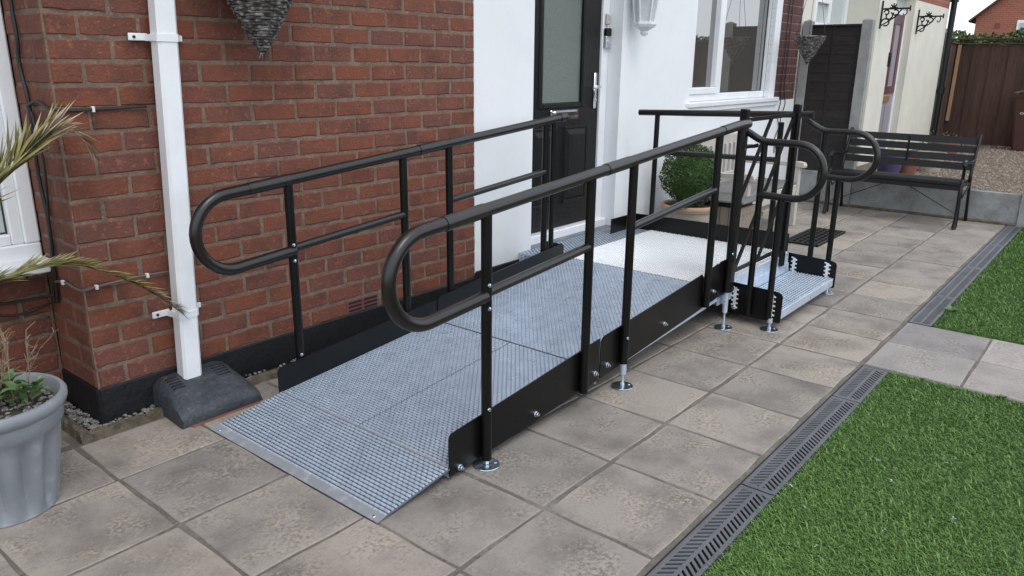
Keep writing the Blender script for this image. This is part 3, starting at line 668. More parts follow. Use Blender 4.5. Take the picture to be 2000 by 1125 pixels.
one('cable_clip', MB().cbox(.124, .134, -.018, -.002, 1.252, 1.274, .002), 'clip', 'grey clip on the black cable running to the downpipe', 'cable clip', (.13, -.01, 1.26))

# ---- wicker cone baskets
def basket(cx, cy, ztip, ztop, rtop, label, chain_top, n=46, seed=1):
    r_ = random.Random(seed); t = thing('wicker_basket', label, 'basket', (cx, cy, ztip))
    H_ = ztop-ztip; b = MB()
    rad = lambda u: .008+(rtop-.008)*(u**.85)
    for k in range(n):
        u = k/n; z = ztip+.015+u*(H_-.015); pts = []; ph = r_.uniform(0, 6.28)
        m = 26
        for q in range(m+1):
            a = ph+2*math.pi*q/m; rr = rad(u)*(1+.045*math.sin(a*9+k*math.pi))+r_.uniform(-.002, .002)
            pts.append((cx+rr*math.cos(a), cy+rr*math.sin(a), z+r_.uniform(-.0018, .0018)))
        b.tube(pts, H_/n*.48, 5)
    obj('weave', b, 'wicker', t, kind='stuff')
    obj('shell', MB().lathe([(.004, ztip), (rad(.3)*.93, ztip+.3*H_), (rad(.6)*.93, ztip+.6*H_), (rtop*.93, ztop-.01), (0.01, ztop-.03)], cx, cy, 20), 'wicker_dark', t)
    tw = MB()
    for k in range(26):
        a = r_.uniform(0, 6.28); u = r_.uniform(.0, 1); rr = rad(u); p = Vector((cx+rr*math.cos(a), cy+rr*math.sin(a), ztip+u*H_)); d = Vector((math.cos(a), math.sin(a), r_.uniform(-.8, .6)))
        tw.tube([p, p+d*r_.uniform(.008, .03)], .0012, 4)
    for k in range(7): tw.tube([(cx+r_.uniform(-.008, .008), cy+r_.uniform(-.008, .008), ztip+.03), (cx+r_.uniform(-.02, .02), cy+r_.uniform(-.02, .02), ztip-.008)], .0022, 4)
    obj('twig', tw, 'wicker', t)
    cn = MB()
    for a in (.4, 2.5, 4.6):
        cn.tube([(cx+rtop*math.cos(a), cy+rtop*math.sin(a), ztop-.01), chain_top], .0022, 5)
    obj('chain', cn, 'castiron', t)
    return t
basket(.775, -.165, 1.462, 1.92, .235, 'dark wicker cone basket hanging on the red brick wall', (.775, -.165, 2.35), 40, 1)
bk = thing('basket_bracket', 'black bracket holding the cone basket on brick wall', 'bracket', (.775, 0, 2.3))
obj('arm', MB().tube([(.775, .0, 2.37), (.775, -.24, 2.37)], .007, 8).tube([(.775, -.004, 2.2), (.775, -.12, 2.37)], .006, 8).tube([(.775, -.165, 2.37), (.775, -.165, 2.345)], .005, 6), 'castiron', bk)
basket(6.86, -.30, 1.465, 1.735, .155, 'pale wicker cone basket hanging on chains near the fence panel', (6.86, -.30, 2.45), 26, 2)
bk = thing('basket_bracket', 'black bracket holding the pale cone basket by the fence', 'bracket', (6.86, 0, 2.45))
obj('arm', MB().tube([(6.86, .0, 2.47), (6.86, -.36, 2.47)], .007, 8).tube([(6.86, -.004, 2.25), (6.86, -.2, 2.47)], .006, 8).tube([(6.86, -.30, 2.47), (6.86, -.30, 2.44)], .005, 6), 'castiron', bk)
cable([(7.02, -.012, 2.4), (7.0, -.012, 1.9), (7.01, -.012, 1.5), (7.0, -.012, 1.2), (7.03, -.014, 1.08), (6.98, -.014, .95), (7.04, -.014, .82), (6.97, -.014, .70), (7.0, -.012, .55)], .0045, 'cable', 'thin black cable hanging down the wall beside the far window')
cable([(7.10, -.012, 2.4), (7.09, -.012, 1.6), (7.10, -.012, 1.2), (7.16, -.014, 1.06), (7.08, -.014, .92), (7.10, -.012, .75), (7.02, -.012, .62), (7.16, -.012, .50)], .0045, 'cable', 'second thin black cable on the wall nearest the concrete fence post')

# ================================================================== ACCESS RAMP (one bolted assembly)
ramp = thing('access_ramp', 'black railed wheelchair ramp with galvanised deck leading to the front door', 'ramp', (.28, -.87, 0))
YN, YF = -1.372, -.352           # inner faces of near / far side plates
PLZ = .245
def zdeck(x): return .052+(PLZ-.052)*(x-.61)/(2.79-.61)
def deck(name, x0, x1, y0, y1, zf, along='y', pr=.0150, pt=.0250, tl=.0205, tw=.0092, th=.0048, thick=.022, rim=True, slots=True, lean=.0, m='galv'):
    sh = MB(); sh.add([(x0, y0, zf(x0)-thick), (x1, y0, zf(x1)-thick), (x1, y1, zf(x1)-thick), (x0, y1, zf(x0)-thick), (x0, y0, zf(x0)), (x1, y0, zf(x1)), (x1, y1, zf(x1)), (x0, y1, zf(x0))],
                      [(0, 3, 2, 1), (4, 5, 6, 7), (0, 1, 5, 4), (1, 2, 6, 5), (2, 3, 7, 6), (3, 0, 4, 7)])
    d = obj(name, sh, 'galv_pad', ramp)
    b = MB(); s = MB(); sl = (zf(x1)-zf(x0))/(x1-x0)
    LA, LB = ((x1-x0), (y1-y0)) if along == 'y' else ((y1-y0), (x1-x0))
    nr = int(round((LA-.003)/pr)); pr = (LA-.003)/nr; nt_ = int(round((LB-.002)/pt)); pt = (LB-.002)/nt_
    for r_ in range(nr):
        for k in range(nt_+(0 if r_ % 2 else 1)):
            if along == 'y': cx = x0+.0015+pr*(r_+.38); cy = y0+.001+pt*(k+.5 if r_ % 2 else k)
            else: cy = y0+.0015+pr*(r_+.38); cx = x0+.001+pt*(k+.5 if r_ % 2 else k)
            hl, hw = tl/2, tw/2
            if along == 'y': a, c = hw, hl
            else: a, c = hl, hw
            if along == 'y':
                lo, hi = max(cy-c, y0+.002), min(cy+c, y1-.002); cy, c = (lo+hi)/2, (hi-lo)/2
                if c < .003: continue
            else:
                lo, hi = max(cx-a, x0+.002), min(cx+a, x1-.002); cx, a = (lo+hi)/2, (hi-lo)/2
                if a < .003: continue
            q = .62; vs_ = []
            for (i, j) in ((-1, -1), (1, -1), (1, 1), (-1, 1)): vs_.append((cx+a*i, cy+c*j, zf(cx)+sl*a*i-.0005))
            for (i, j) in ((-1, -1), (1, -1), (1, 1), (-1, 1)): vs_.append((cx+a*i*q, cy+c*j*(.86 if along == 'y' else q), zf(cx)+sl*a*i*q+th+lean*i))
            b.add(vs_, [(4, 5, 6, 7), (0, 1, 5, 4), (1, 2, 6, 5), (2, 3, 7, 6), (3, 0, 4, 7)])
            if slots:
                if along == 'y':
                    ex = cx+a+.0022; s.add([(ex-.0022, cy-c*.95, zf(ex)+.0006), (ex+.0044, cy-c*.95, zf(ex)+.0006), (ex+.0044, cy+c*.95, zf(ex)+.0006), (ex-.0022, cy+c*.95, zf(ex)+.0006)], [(0, 1, 2, 3)])
                else:
                    ey = cy+c+.0022; s.add([(cx-a*.8, ey-.0018, zf(cx)+.0006), (cx+a*.8, ey-.0018, zf(cx)+.0006), (cx+a*.8, ey+.0030, zf(cx)+.0006), (cx-a*.8, ey+.0030, zf(cx)+.0006)], [(0, 1, 2, 3)])
    obj('tread_tooth', b, m, d, kind='stuff')
    if slots: obj('drain_hole', s, 'hole', d, kind='stuff')
    return d
deck('deck_panel', .615, 1.563, -1.362, -.868, zdeck)
deck('deck_panel', .615, 1.563, -.864, -.364, zdeck)
deck('deck_panel', 1.572, 2.785, -1.362, -.364, zdeck)
# front flap hinged down to the slabs
zfl = lambda x: .010+(.054-.010)*(x-.30)/(.61-.30)
deck('entry_flap', .30, .608, -1.378, -.362, zfl, pr=.0162, pt=.0262, tl=.0212, tw=.0098, thick=.006)
obj('flap_lip', MB().add([(.268, -1.38, .0015), (.268, -.358, .0015), (.312, -.358, .0125), (.312, -1.38, .0125), (.268, -1.38, .0035), (.268, -.358, .0035), (.312, -.358, .0150), (.312, -1.38, .0150)], [(0, 1, 2, 3), (4, 5, 6, 7), (0, 1, 5, 4), (3, 2, 6, 7), (0, 3, 7, 4), (1, 2, 6, 5)]), 'galv_lip', ramp)
for y in (-1.345, -.40): obj('rivet', MB().lathe([(.0075, .006), (.006, .0098), (.0005, .0112)], .284, y, 10), 'zinc', ramp, smooth=True)
obj('hinge', MB().tube([(.612, -1.37, .050), (.612, -.36, .050)], .0065, 8), 'galv_lip', ramp)
# channel frames under the ramp
fb = MB()
for y in (-1.363, -.363): fb.add([(.612, y-.004, .012), (2.79, y-.004, .165), (2.79, y+.004, .165), (.612, y+.004, .012), (.612, y-.004, zdeck(.612)), (2.79, y-.004, PLZ), (2.79, y+.004, PLZ), (.612, y+.004, zdeck(.612))], [(0, 1, 2, 3), (4, 5, 6, 7), (0, 1, 5, 4), (1, 2, 6, 5), (2, 3, 7, 6), (3, 0, 4, 7)])
fb.box(.612, .616, -1.36, -.366, .012, .045).box(1.564, 1.571, -1.36, -.366, .06, .128)
obj('deck_frame', fb, 'galv', ramp)
# platform, threshold infill and step
deck('platform_deck', 2.793, 3.893, -1.352, -.305, lambda x: PLZ, along='x', pr=.0190, pt=.0300, tl=.0250, tw=.0128, th=.0060, m='galv_glare')
deck('threshold_infill', 2.69, 3.893, -.301, -.008, lambda x: PLZ-.002, along='x', pr=.019, pt=.032, tl=.016, tw=.006, th=.0025)
obj('threshold_infill', MB().box(2.822, 3.845, -.0075, .064, .20, PLZ-.001), 'galv_pad', ramp)
si = obj('infill_side', MB().box(2.686, 2.6895, -.30, -.009, .17, PLZ+.001).box(2.6895, 2.82, -.0125, -.0090, .17, PLZ-.0025), 'galv', ramp)
sh = MB()
for k in range(9):
    for z in (.19, .21, .23): sh.box(2.6845, 2.6862, -.29+.032*k, -.282+.032*k, z-.003, z+.003)
obj('punched_hole', sh, 'hole', si)
fa = MB().box(2.80, 3.893, -1.3575, -1.3525, .165, PLZ+.002).box(2.80, 3.893, -1.366, -1.358, .135, .178).box(3.888, 3.8925, -1.35, -.31, .14, PLZ-.023).box(2.80, 2.805, -1.35, -.31, .14, PLZ-.023)
obj('platform_fascia', fa, 'galv', ramp)
# step
STZ = .112
def stz(x): return STZ
deck('step_tread', 3.012, 3.922, -1.648, -1.362, stz, along='x', pr=.019, pt=.031, tl=.024, tw=.0115, th=.005, thick=.006)
obj('step_frame', MB().cbox(3.012, 3.922, -1.656, -1.6485, .062, STZ+.003, .002).cbox(3.012, 3.922, -1.3615, -1.357, .062, .132, .002).box(3.40, 3.42, -1.648, -1.36, .07, .105), 'galv', ramp)
# side plates
def plate(poly, y0, y1, name='side_plate'): return obj(name, MB().prism(poly, 1, y0, y1), 'black', ramp)
def rc(x, z, sx, sz, r_=.022): return [(x+sx*r_*(1-math.cos(t)), z+sz*r_*(1-math.sin(t))) for t in (0, .4, .8, 1.2, 1.57)]
pl_a = plate([(.607, .020), (1.566, .086), (1.566, .281)]+[(p[0], p[1]) for p in rc(.607, .186, 1, -1)][::-1], -1.378, -1.3725)
pl_b = plate([(1.576, .087), (2.566, .176), (2.566, .352)]+[(2.552, .372), (1.60, .283), (1.576, .262)], -1.378, -1.3725)
pl_c = plate([(2.574, .178), (2.745, .192), (2.745, .395), (2.60, .374), (2.574, .35)], -1.378, -1.3725)
pl_d = plate([(2.755, .194), (2.915, .196), (2.915, .402), (2.77, .398), (2.755, .386)], -1.3775, -1.3725)
pl_e = plate([(.597, .022), (1.566, .088), (1.566, .252)]+[(p[0], p[1]) for p in rc(.597, .166, 1, -1)][::-1], -.3585, -.353)
pl_f = plate([(1.576, .089), (2.70, .19), (2.70, .345), (2.68, .362), (1.60, .264), (1.576, .25)], -.3585, -.353)
obj('corner_plate', MB().box(2.695, 2.70, -.3525, -.20, .20, .352), 'black', ramp)
pl_g = obj('side_plate', MB().prism([(-1.345, .195), (-.135, .195), (-.135, .335), (-.15, .357), (-1.345, .372)], 0, 3.895, 3.901), 'black', ramp)
obj('edge_return', MB().box(3.60, 3.8945, -.142, -.136, .20, .352), 'black', ramp)
def bolt(x, y, z, par, d=-1):
    b = MB(); b.tube([(x, y, z), (x, y+d*.005, z)], .0125, 12).tube([(x, y+d*.005, z), (x, y+d*.014, z)], .0095, 6).tube([(x, y+d*.014, z), (x, y+d*.021, z)], .0055, 8)
    obj('bolt', b, 'zinc', par, smooth=True)
for x, z, p in ((.657, .040, pl_a), (1.103, .088, pl_a), (1.530, .128, pl_a), (1.627, .140, pl_b), (2.15, .199, pl_b), (2.60, .235, pl_c), (2.70, .245, pl_c)): bolt(x, -1.378, z, p)
# posts
PR = .0195; HR = .0235
def zrail(x): return .949+.0863*(x-.574)
YP, YQ = -1.398, -.330
def post(x, y, z0, z1, r_=PR): return obj('post', MB().tube([(x, y, z0), (x, y, z1)], r_, 16), 'black', ramp, smooth=True)
def foot(x, y, ztop, par, tube=None):
    ft = obj('foot_plate', MB().lathe([(.002, .001), (.05, .001), (.051, .004), (.050, .006), (.014, .007)], x, y, 24).tube([(x+.03, y-.018, .006), (x+.03, y-.018, .009)], .006, 8), 'zinc', par, smooth=True)
    b = MB()
    if tube: b.tube([(x, y, tube), (x, y, ztop)], .015, 14); b.tube([(x, y, .006), (x, y, tube+.01)], .006, 10); b.tube([(x, y, .006), (x, y, .018)], .011, 6)
    else: b.tube([(x, y, .006), (x, y, ztop)], .012, 6)
    obj('screw_leg', b, 'galv' if tube else 'zinc', par, smooth=True)
near = []
for x, zb in ((.783, .026), (1.418, .080), (1.742, .118), (2.575, .19), (2.835, .215)):
    near.append(post(x, YP, zb, zrail(min(x, 2.78))-.008))
foot(.783, YP, .03, near[0]); foot(1.742, YP, .125, near[2], .065); foot(2.835, YP, .22, near[4], .095)
far = []
for x, zb in ((.735, .10), (1.387, .12), (1.705, .10), (2.525, .18)): far.append(post(x, YQ, zb, zrail(x+.03)-.008))
fx = post(2.60, YQ, .19, zrail(2.62)-.02, .016)
for i, x in ((0, .735), (2, 1.705)): foot(x, YQ, .11, far[i], .06)
for x, zz, y, d, p in ((.783, .705, YP, -1, near[0]), (.783, .62, YP, -1, near[0]), (.783, .235, YP, -1, near[0]), (1.742, .245, YP, -1, near[2]), (2.835, .44, YP, -1, near[4]), (.735, .69, YQ, -1, far[0]), (.735, .62, YQ, -1, far[0]), (.735, .19, YQ, -1, far[0])):
    obj('screw', MB().lathe([(.008, 0), (.007, .004), (.0005, .006)], 0, 0, 10), 'zinc', p, smooth=True).matrix_basis = Matrix.Translation(Vector((x-.006, y-.0185, zz)))@Matrix.Rotation(R(90), 4, 'X')
    # lathe was built about the assembly origin; shift it back
for o in [o for o in bpy.data.objects if o.name.startswith('screw') and o.parent in near+far and len(o.data.vertices) == 30]:
    m_ = o.data; wl = WL[o.parent.name]
    for v in m_.vertices: v.co = Vector(v.co)+Vector(wl)
    o.location = Vector(o.location)-Vector(wl)
# handrails
def arc(cx, cz, r_, a0, a1, n, f_): return [f_(cx+r_*math.cos(a0+(a1-a0)*i/n), cz+r_*math.sin(a0+(a1-a0)*i/n)) for i in range(n+1)]
def loop(y, dx, xe):
    zb = lambda x: .661+.0863*(x-.77)
    xc = .489; zt, z0 = zrail(xc), zb(xc); cz_, rr = (zt+z0)/2, (zt-z0)/2; tl = math.atan(.0863)
    f_ = lambda x, z: (x+dx, y, z)
    return [f_(xe, zrail(xe))]+arc(xc, cz_, rr, R(90)+tl, R(270)+tl, 18, f_)+[f_(.775, zb(.775))]
def rail(name, pts, r_, m='rail'): return obj(name, MB().tube(pts, r_, 18), m, ramp, smooth=True)
rail('handrail_loop', loop(YP, 0, .60), HR)
rail('handrail_loop', loop(YQ, -.03, .62), HR)
rail('handrail', [(.60, YP, zrail(.60)), (2.74, YP, zrail(2.74)), (2.80, YP, zrail(2.80)-.001), (2.86, YP, zrail(2.82)), (2.92, YP, zrail(2.82))], HR)
rail('handrail', [(.575, YQ, zrail(.605)), (2.70, YQ, zrail(2.73))], HR)
for y, dx in ((YP, 0), (YQ, -.03)):
    for x0_, x1_ in ((.575, .77), (1.52, 1.70)):
        rail('rail_sleeve', [(x0_+dx, y, zrail(x0_)), (x1_+dx, y, zrail(x1_))], HR+.0022, 'sleeve_sheen')
rail('rail_sleeve', [(2.60, YP, zrail(2.60)), (2.79, YP, zrail(2.79)), (2.86, YP, zrail(2.82))], HR+.0022, 'sleeve_sheen')
rail('rail_sleeve', [(2.655, YQ, zrail(2.685)), (2.712, YQ, zrail(2.742))], HR+.003, 'sleeve_sheen')
for a, b_, y in ((.783, 1.418, YP), (1.742, 2.575, YP), (.735, 1.387, YQ), (1.705, 2.525, YQ)):
    k = .03 if y == YQ else 0
    rail('mid_rail', [(a, y, zrail(a+k)-.294), (b_, y, zrail(b_+k)-.294)], .0175)
# platform far rail
XP = 3.93
rail('handrail', [(XP, -.135, 1.105), (XP, -1.40, 1.148)], .0215)
rail('rail_sleeve', [(XP, -1.36, 1.1466), (XP, -1.405, 1.1485)], .0235, 'sleeve_sheen')
rail('mid_rail', [(XP, -.285, .826), (XP, -1.20, .846)], .0175)
for y in (-.285, -1.20): 
    p = post(XP, y, .215, 1.09, .0185)
    foot(XP, y, .22, p, .09)
# gate posts and gate
GY = -1.362
for x in (2.948, 3.742):
    gp = obj('gate_post', MB().cbox(x-.021, x+.021, GY-.021, GY+.021, .185, 1.218, .004), 'black', ramp)
    obj('screw', MB().tube([(x+.004, GY-.02, 1.0 if x < 3 else .99), (x+.004, GY-.026, 1.0 if x < 3 else .99)], .006, 8), 'zinc', gp)
gx0, gx1, gz0, gz1 = 2.985, 3.705, .300, 1.158
gf = MB(); c_ = .03
loop_pts = [(gx0, gz0), (gx1, gz0), (gx1, gz1-c_), (gx1-.009, gz1-.009), (gx1-c_, gz1), (gx0+c_, gz1), (gx0+.009, gz1-.009), (gx0, gz1-c_), (gx0, gz0)]
for (a, b_) in zip(loop_pts, loop_pts[1:]): gf.bar((a[0], GY, a[1]), (b_[0], GY, b_[1]), .022, .012, (0, 1, 0))
gate = obj('gate', gf, 'black', ramp, label='narrow black gate with slanting flat bars closing the step')
for (a, b_) in (((3.34, gz1), (gx0, .72)), ((gx1-.01, gz1-.01), (gx0+.01, gz0)), ((gx1, .75), (3.33, gz0))):
    obj('slanting_bar', MB().bar((a[0], GY, a[1]), (b_[0], GY, b_[1]), .030, .010, (0, 1, 0)), 'black', gate)
obj('latch', MB().cbox(2.975, 3.055, GY-.012, GY+.012, 1.002, 1.022, .003).tube([(3.05, GY, 1.012), (3.06, GY-.02, 1.012), (3.065, GY-.045, 1.02)], .011, 10), 'black', gate, smooth=True)
# step side plates with their hand loops
for x, lab in ((2.995, 0), (3.937, 1)):
    sp = obj('step_plate', MB().prism([(-1.335, .05), (-1.655, .045), (-1.663, .053), (-1.663, .20), (-1.655, .216), (-1.635, .224), (-1.335, .236)], 0, x-.003, x+.003), 'black', ramp)
    for y in (-1.385, -1.605):
        zz = MB()
        for k in range(5 if not lab else 5):
            z = .085+.027*k; o_ = .009 if k % 2 else -.0
            zz.box(x-.0042, x+.0042, y-.009, y+.009, z-.012, z+.014).cbox(x-.0045, x+.0045, y-.021, y-.007, z-.0055, z+.0055, .002).cbox(x-.0045, x+.0045, y+.007, y+.021, z+.008, z+.019, .002)
        obj('adjuster_slot', zz, 'galv_glare', sp)
        b = MB().tube([(x-.003, y+.003, .088), (x-.009, y+.003, .088)], .012, 12).tube([(x-.009, y+.003, .088), (x-.018, y+.003, .088)], .009, 6)
        obj('bolt', b, 'zinc', sp, smooth=True)
    xs = x-.018 if not lab else x+.002+.018
    xs = x-.021 if not lab else x+.021
    f_ = lambda y, z, xs=xs: (xs, y, z)
    yc, zc, rr = -1.662, .905, .146
    rail('step_handrail', [f_(-1.362, 1.104), f_(-1.44, 1.063), f_(-1.475, 1.051), f_(-1.51, 1.049), f_(-1.60, 1.050)]+[f_(yc-rr*math.sin(t), zc+rr*math.cos(t)) for t in [math.pi*i/14 for i in range(15)]]+[f_(-1.60, .759), f_(-1.47, .762)], .0195)
    p1 = post(xs, -1.478, .062, 1.045, .0175); p2 = post(xs, -1.598, .062, .757, .0175)
    foot(xs, -1.612, .07, p2, .045)

# ================================================================== BOUNDARY FENCE
FX = 7.46
cpost = lambda y, w_, zt: MB().add([(FX, y-w_/2, -.05), (FX+.09, y-w_/2, -.05), (FX+.09, y+w_/2, -.05), (FX, y+w_/2, -.05), (FX, y-w_/2, zt), (FX+.09, y-w_/2, zt), (FX+.09, y+w_/2, zt), (FX, y+w_/2, zt), (FX+.02, y, zt+.02), (FX+.07, y, zt+.02)],
                                   [(0, 3, 2, 1), (0, 1, 5, 4), (1, 2, 6, 5), (2, 3, 7, 6), (3, 0, 4, 7), (4, 5, 9, 8), (5, 6, 9), (6, 7, 8, 9), (7, 4, 8)])
one('fence_post', cpost(-.055, .085, 1.90), 'concrete', 'tall concrete fence post against the house wall', 'fence post', (FX+.045, -.055, -.05))
one('fence_post', cpost(-.655, .10, 1.90), 'concrete', 'tall concrete fence post at the end of the dark panel', 'fence post', (FX+.045, -.655, -.05))
one('fence_post', cpost(-2.30, .10, .42), 'concrete', 'short concrete fence post by the far lawn corner', 'fence post', (FX+.045, -2.30, -.05))
fp = thing('panel_fence', 'dark stained fence panel of overlapping horizontal boards', 'fence panel', (FX+.045, -.35, .35))
for k in range(16):
    z0 = .345+k*.094
    me = MB().add([(FX+.035, -.605, z0), (FX+.035, -.098, z0), (FX+.0385, -.098, z0+.112), (FX+.0385, -.605, z0+.112), (FX+.043, -.605, z0), (FX+.043, -.098, z0), (FX+.0485, -.098, z0+.112), (FX+.0485, -.605, z0+.112)], [(0, 1, 2, 3), (4, 5, 6, 7), (0, 1, 5, 4), (2, 3, 7, 6), (0, 3, 7, 4), (1, 2, 6, 5)])
    obj('board', me, 'fence_dark', fp)
for y in (-.105, -.33, -.585): obj('batten', MB().cbox(FX+.028, FX+.0362, y-.018, y+.018, .35, 1.84, .003), 'fence_dark', fp)
obj('capping', MB().cbox(FX+.015, FX+.07, -.605, -.098, 1.845, 1.865, .004), 'fence_dark', fp)
one('gravel_board', MB().cbox(FX+.02, FX+.07, -2.25, -.705, -.03, .297, .006), 'gravelboard', 'low concrete gravel board behind the black garden bench', 'gravel board', (FX+.045, -1.5, -.03))
one('gravel_board', MB().cbox(FX+.02, FX+.07, -.605, -.098, -.03, .342, .006), 'gravelboard', 'concrete gravel board under the dark fence panel', 'gravel board', (FX+.045, -.35, -.03))
one('gravel_board', MB().cbox(FX+.02, FX+.07, -5.2, -2.352, -.03, .297, .006), 'gravelboard', 'concrete gravel board running on beside the far lawn', 'gravel board', (FX+.045, -3.8, -.03))
# moss line at the wall foot
one('garden_wall_base', MB().cbox(FX-.015, FX+.02, -2.25, -.10, -.03, .022, .008), 'mortar_dark', 'dirty mortar strip along the foot of the concrete boards', 'mortar strip', (FX, -1.2, -.03))

# ================================================================== BLACK GARDEN BENCH
bn = thing('garden_bench', 'black slatted garden bench with cast iron ends on the patio', 'bench', (7.1, -1.25, 0))
b0, b1 = -1.815, -.66
for k in range(5):
    x = 6.885+.083*k; obj('seat_slat', MB().cbox(x-.038, x+.038, b0-.0, b1, .405-.004*k, .442-.004*k, .006), 'benchslat', bn)
for k, z in enumerate((.535, .610, .690, .768)):
    x = 7.305+.045*k
    obj('back_slat', MB().add([(x-.018, b0, z-.030), (x+.008, b0, z-.034), (x+.030, b0, z+.030), (x+.004, b0, z+.034), (x-.018, b1, z-.030), (x+.008, b1, z-.034), (x+.030, b1, z+.030), (x+.004, b1, z+.034)], [(0, 1, 2, 3), (7, 6, 5, 4), (0, 4, 5, 1), (1, 5, 6, 2), (2, 6, 7, 3), (3, 7, 4, 0)]), 'benchslat', bn)
for y in (b0-.012, b1+.012):
    e = MB()
    e.tube([(7.41, y, .005), (7.385, y, .12), (7.325, y, .30), (7.27, y, .42), (7.285, y, .50), (7.36, y, .66), (7.45, y, .83)], [.017, .014, .013, .016, .015, .014, .016], 8)
    e.tube([(6.855, y, .005), (6.875, y, .10), (6.865, y, .28), (6.87, y, .41), (6.90, y, .46), (6.885, y, .56), (6.87, y, .605)], [.022, .015, .015, .019, .015, .014, .018], 8)
    e.tube([(6.845, y, .585), (6.855, y, .612), (6.90, y, .622), (7.05, y, .600), (7.20, y, .585), (7.335, y, .60)], [.02, .022, .019, .016, .016, .015], 8)
    e.tube([(6.87, y, .405), (7.05, y, .395), (7.27, y, .385)], .014, 8)
    e.tube([(6.875, y, .38), (6.93, y, .26), (6.96, y, .12), (6.965, y, .005)], .009, 6)
    e.tube([(6.90, y, .39), (7.0, y, .28), (7.10, y, .30), (7.27, y, .36)], .008, 6)
    obj('cast_end', e, 'castiron', bn, smooth=True)
obj('front_apron', MB().cbox(6.852, 6.878, b0, b1, .36, .404, .004), 'benchslat', bn)
obj('tie_rod', MB().tube([(6.98, b0, .12), (7.08, -1.25, .385)], .004, 6).tube([(6.98, b1, .12), (7.08, -1.22, .385)], .004, 6), 'castiron', bn)
obj('brace', MB().cbox(6.86, 7.30, -1.255, -1.225, .385, .40, .003).cbox(7.30, 7.312, -1.25, -1.23, .50, .80, .003), 'castiron', bn)

# ================================================================== CREAM BENCH, TOPIARY AND SMALL THINGS BEHIND THE PLATFORM
wb = thing('cream_bench', 'cream painted wooden bench with grey seat against white wall', 'bench', (5.45, -.33, 0))
x0, x1 = 4.86, 6.07
for x in (x0+.03, x1-.03):
    obj('leg', MB().cbox(x-.028, x+.028, -.64, -.59, 0, .555, .005), 'cream_wood', wb)
    obj('leg', MB().add([(x-.028, -.14, 0), (x+.028, -.14, 0), (x+.028, -.09, 0), (x-.028, -.09, 0), (x-.028, -.06, .84), (x+.028, -.06, .84), (x+.028, -.02, .84), (x-.028, -.02, .84)], [(0, 3, 2, 1), (4, 5, 6, 7), (0, 1, 5, 4), (1, 2, 6, 5), (2, 3, 7, 6), (3, 0, 4, 7)]), 'cream_wood', wb)
    ar = MB(); ar.prism([(-.68, .545), (-.685, .565), (-.67, .59), (-.62, .598), (-.40, .585), (-.08, .58), (-.08, .55), (-.40, .553), (-.62, .552)], 0, x-.038, x+.038)
    obj('arm', ar, 'cream_wood', wb)
    obj('end_rail', MB().cbox(x-.014, x+.014, -.59, -.12, .30, .385, .004), 'cream_wood', wb)
obj('front_rail', MB().cbox(x0+.058, x1-.058, -.628, -.602, .29, .39, .004), 'cream_wood', wb)
for k in range(6): obj('seat_slat', MB().cbox(x0+.0, x1-.0, -.625+.085*k, -.548+.085*k, .392, .414, .004), 'grey_wood', wb)
obj('top_rail', MB().cbox(x0+.058, x1-.058, -.068, -.034, .745, .835, .006), 'cream_wood', wb)
obj('lower_rail', MB().cbox(x0+.058, x1-.058, -.082, -.05, .44, .49, .005), 'cream_wood', wb)
for k in range(11):
    x = x0+.115+.098*k; obj('back_slat', MB().cbox(x-.022, x+.022, -.078, -.055, .485, .75, .003), 'cream_wood', wb)
# wooden box
wx = thing('wooden_box', 'weathered tan plank box with grey lid beside the topiary pot', 'box', (4.72, -.55, 0))
for k in range(4): obj('plank', MB().cbox(4.60+.072*k, 4.668+.072*k, -.70, -.68, .0, .36, .003), 'tan_wood', wx)
for k in range(4): obj('plank', MB().cbox(4.58, 4.60, -.68+.072*k, -.612+.072*k, .0, .36, .003), 'tan_wood', wx)
obj('plank', MB().cbox(4.575, 4.90, -.705, -.679, .30, .362, .003), 'tan_wood', wx)
obj('carcass', MB().box(4.602, 4.885, -.678, -.40, .01, .385), 'hole', wx)
obj('lid', MB().cbox(4.55, 4.91, -.74, -.38, .402, .42, .004), 'grey_wood', wx)
oj = thing('clay_pot', 'orange clay pot with red and white packet under cream bench', 'pot', (5.17, -.50, 0))
obj('body', MB().lathe([(.075, 0), (.10, .25), (.108, .27), (.108, .29), (.09, .29), (.085, .2), (.002, .2)], 5.17, -.50, 20), 'orange', oj, smooth=True)
obj('packet', MB().lathe([(.05, .26), (.07, .30), (.06, .34), (.03, .37), (.002, .372)], 5.17, -.50, 7), 'red', oj)
obj('packet_top', MB().lathe([(.071, .298), (.073, .306), (.068, .318)], 5.17, -.50, 7), 'label', oj)
one('wood_block', MB().cbox(5.36, 5.52, -.52, -.42, .0, .15, .006).cbox(5.35, 5.53, -.53, -.41, .15, .19, .005), 'tan_wood', 'small tan timber block standing under the cream bench', 'block', (5.44, -.47, 0))
# topiary
TX, TY = 4.45, -.33
tp = thing('topiary_plant', 'clipped round box bush in cream pot behind the platform', 'topiary', (TX, TY, 0))
obj('pot', MB().lathe([(.13, 0), (.15, .03), (.185, .20), (.20, .33), (.215, .335), (.222, .36), (.215, .375), (.195, .375), (.19, .33), (.002, .33)], TX, TY, 36), 'creampot', tp, smooth=True)
obj('pot_rim', MB().lathe([(.2225, .352), (.226, .362), (.222, .378), (.2, .3795), (.194, .372)], TX, TY, 36), 'peachpot', tp, smooth=True)
obj('soil', MB().lathe([(.193, .362), (.10, .368), (.002, .365)], TX, TY, 20), 'soil', tp)
obj('trunk', MB().tube([(TX, TY, .34), (TX+.01, TY, .42), (TX, TY+.01, .50)], [.02, .018, .014], 8), 'bark', tp)
lf = MB(); lr = random.Random(4)
def blob_r(u, v): return .228*(1+.06*math.sin(3*u+1.)+.05*math.sin(5*v+2*u)+.035*math.sin(9*u+4*v))
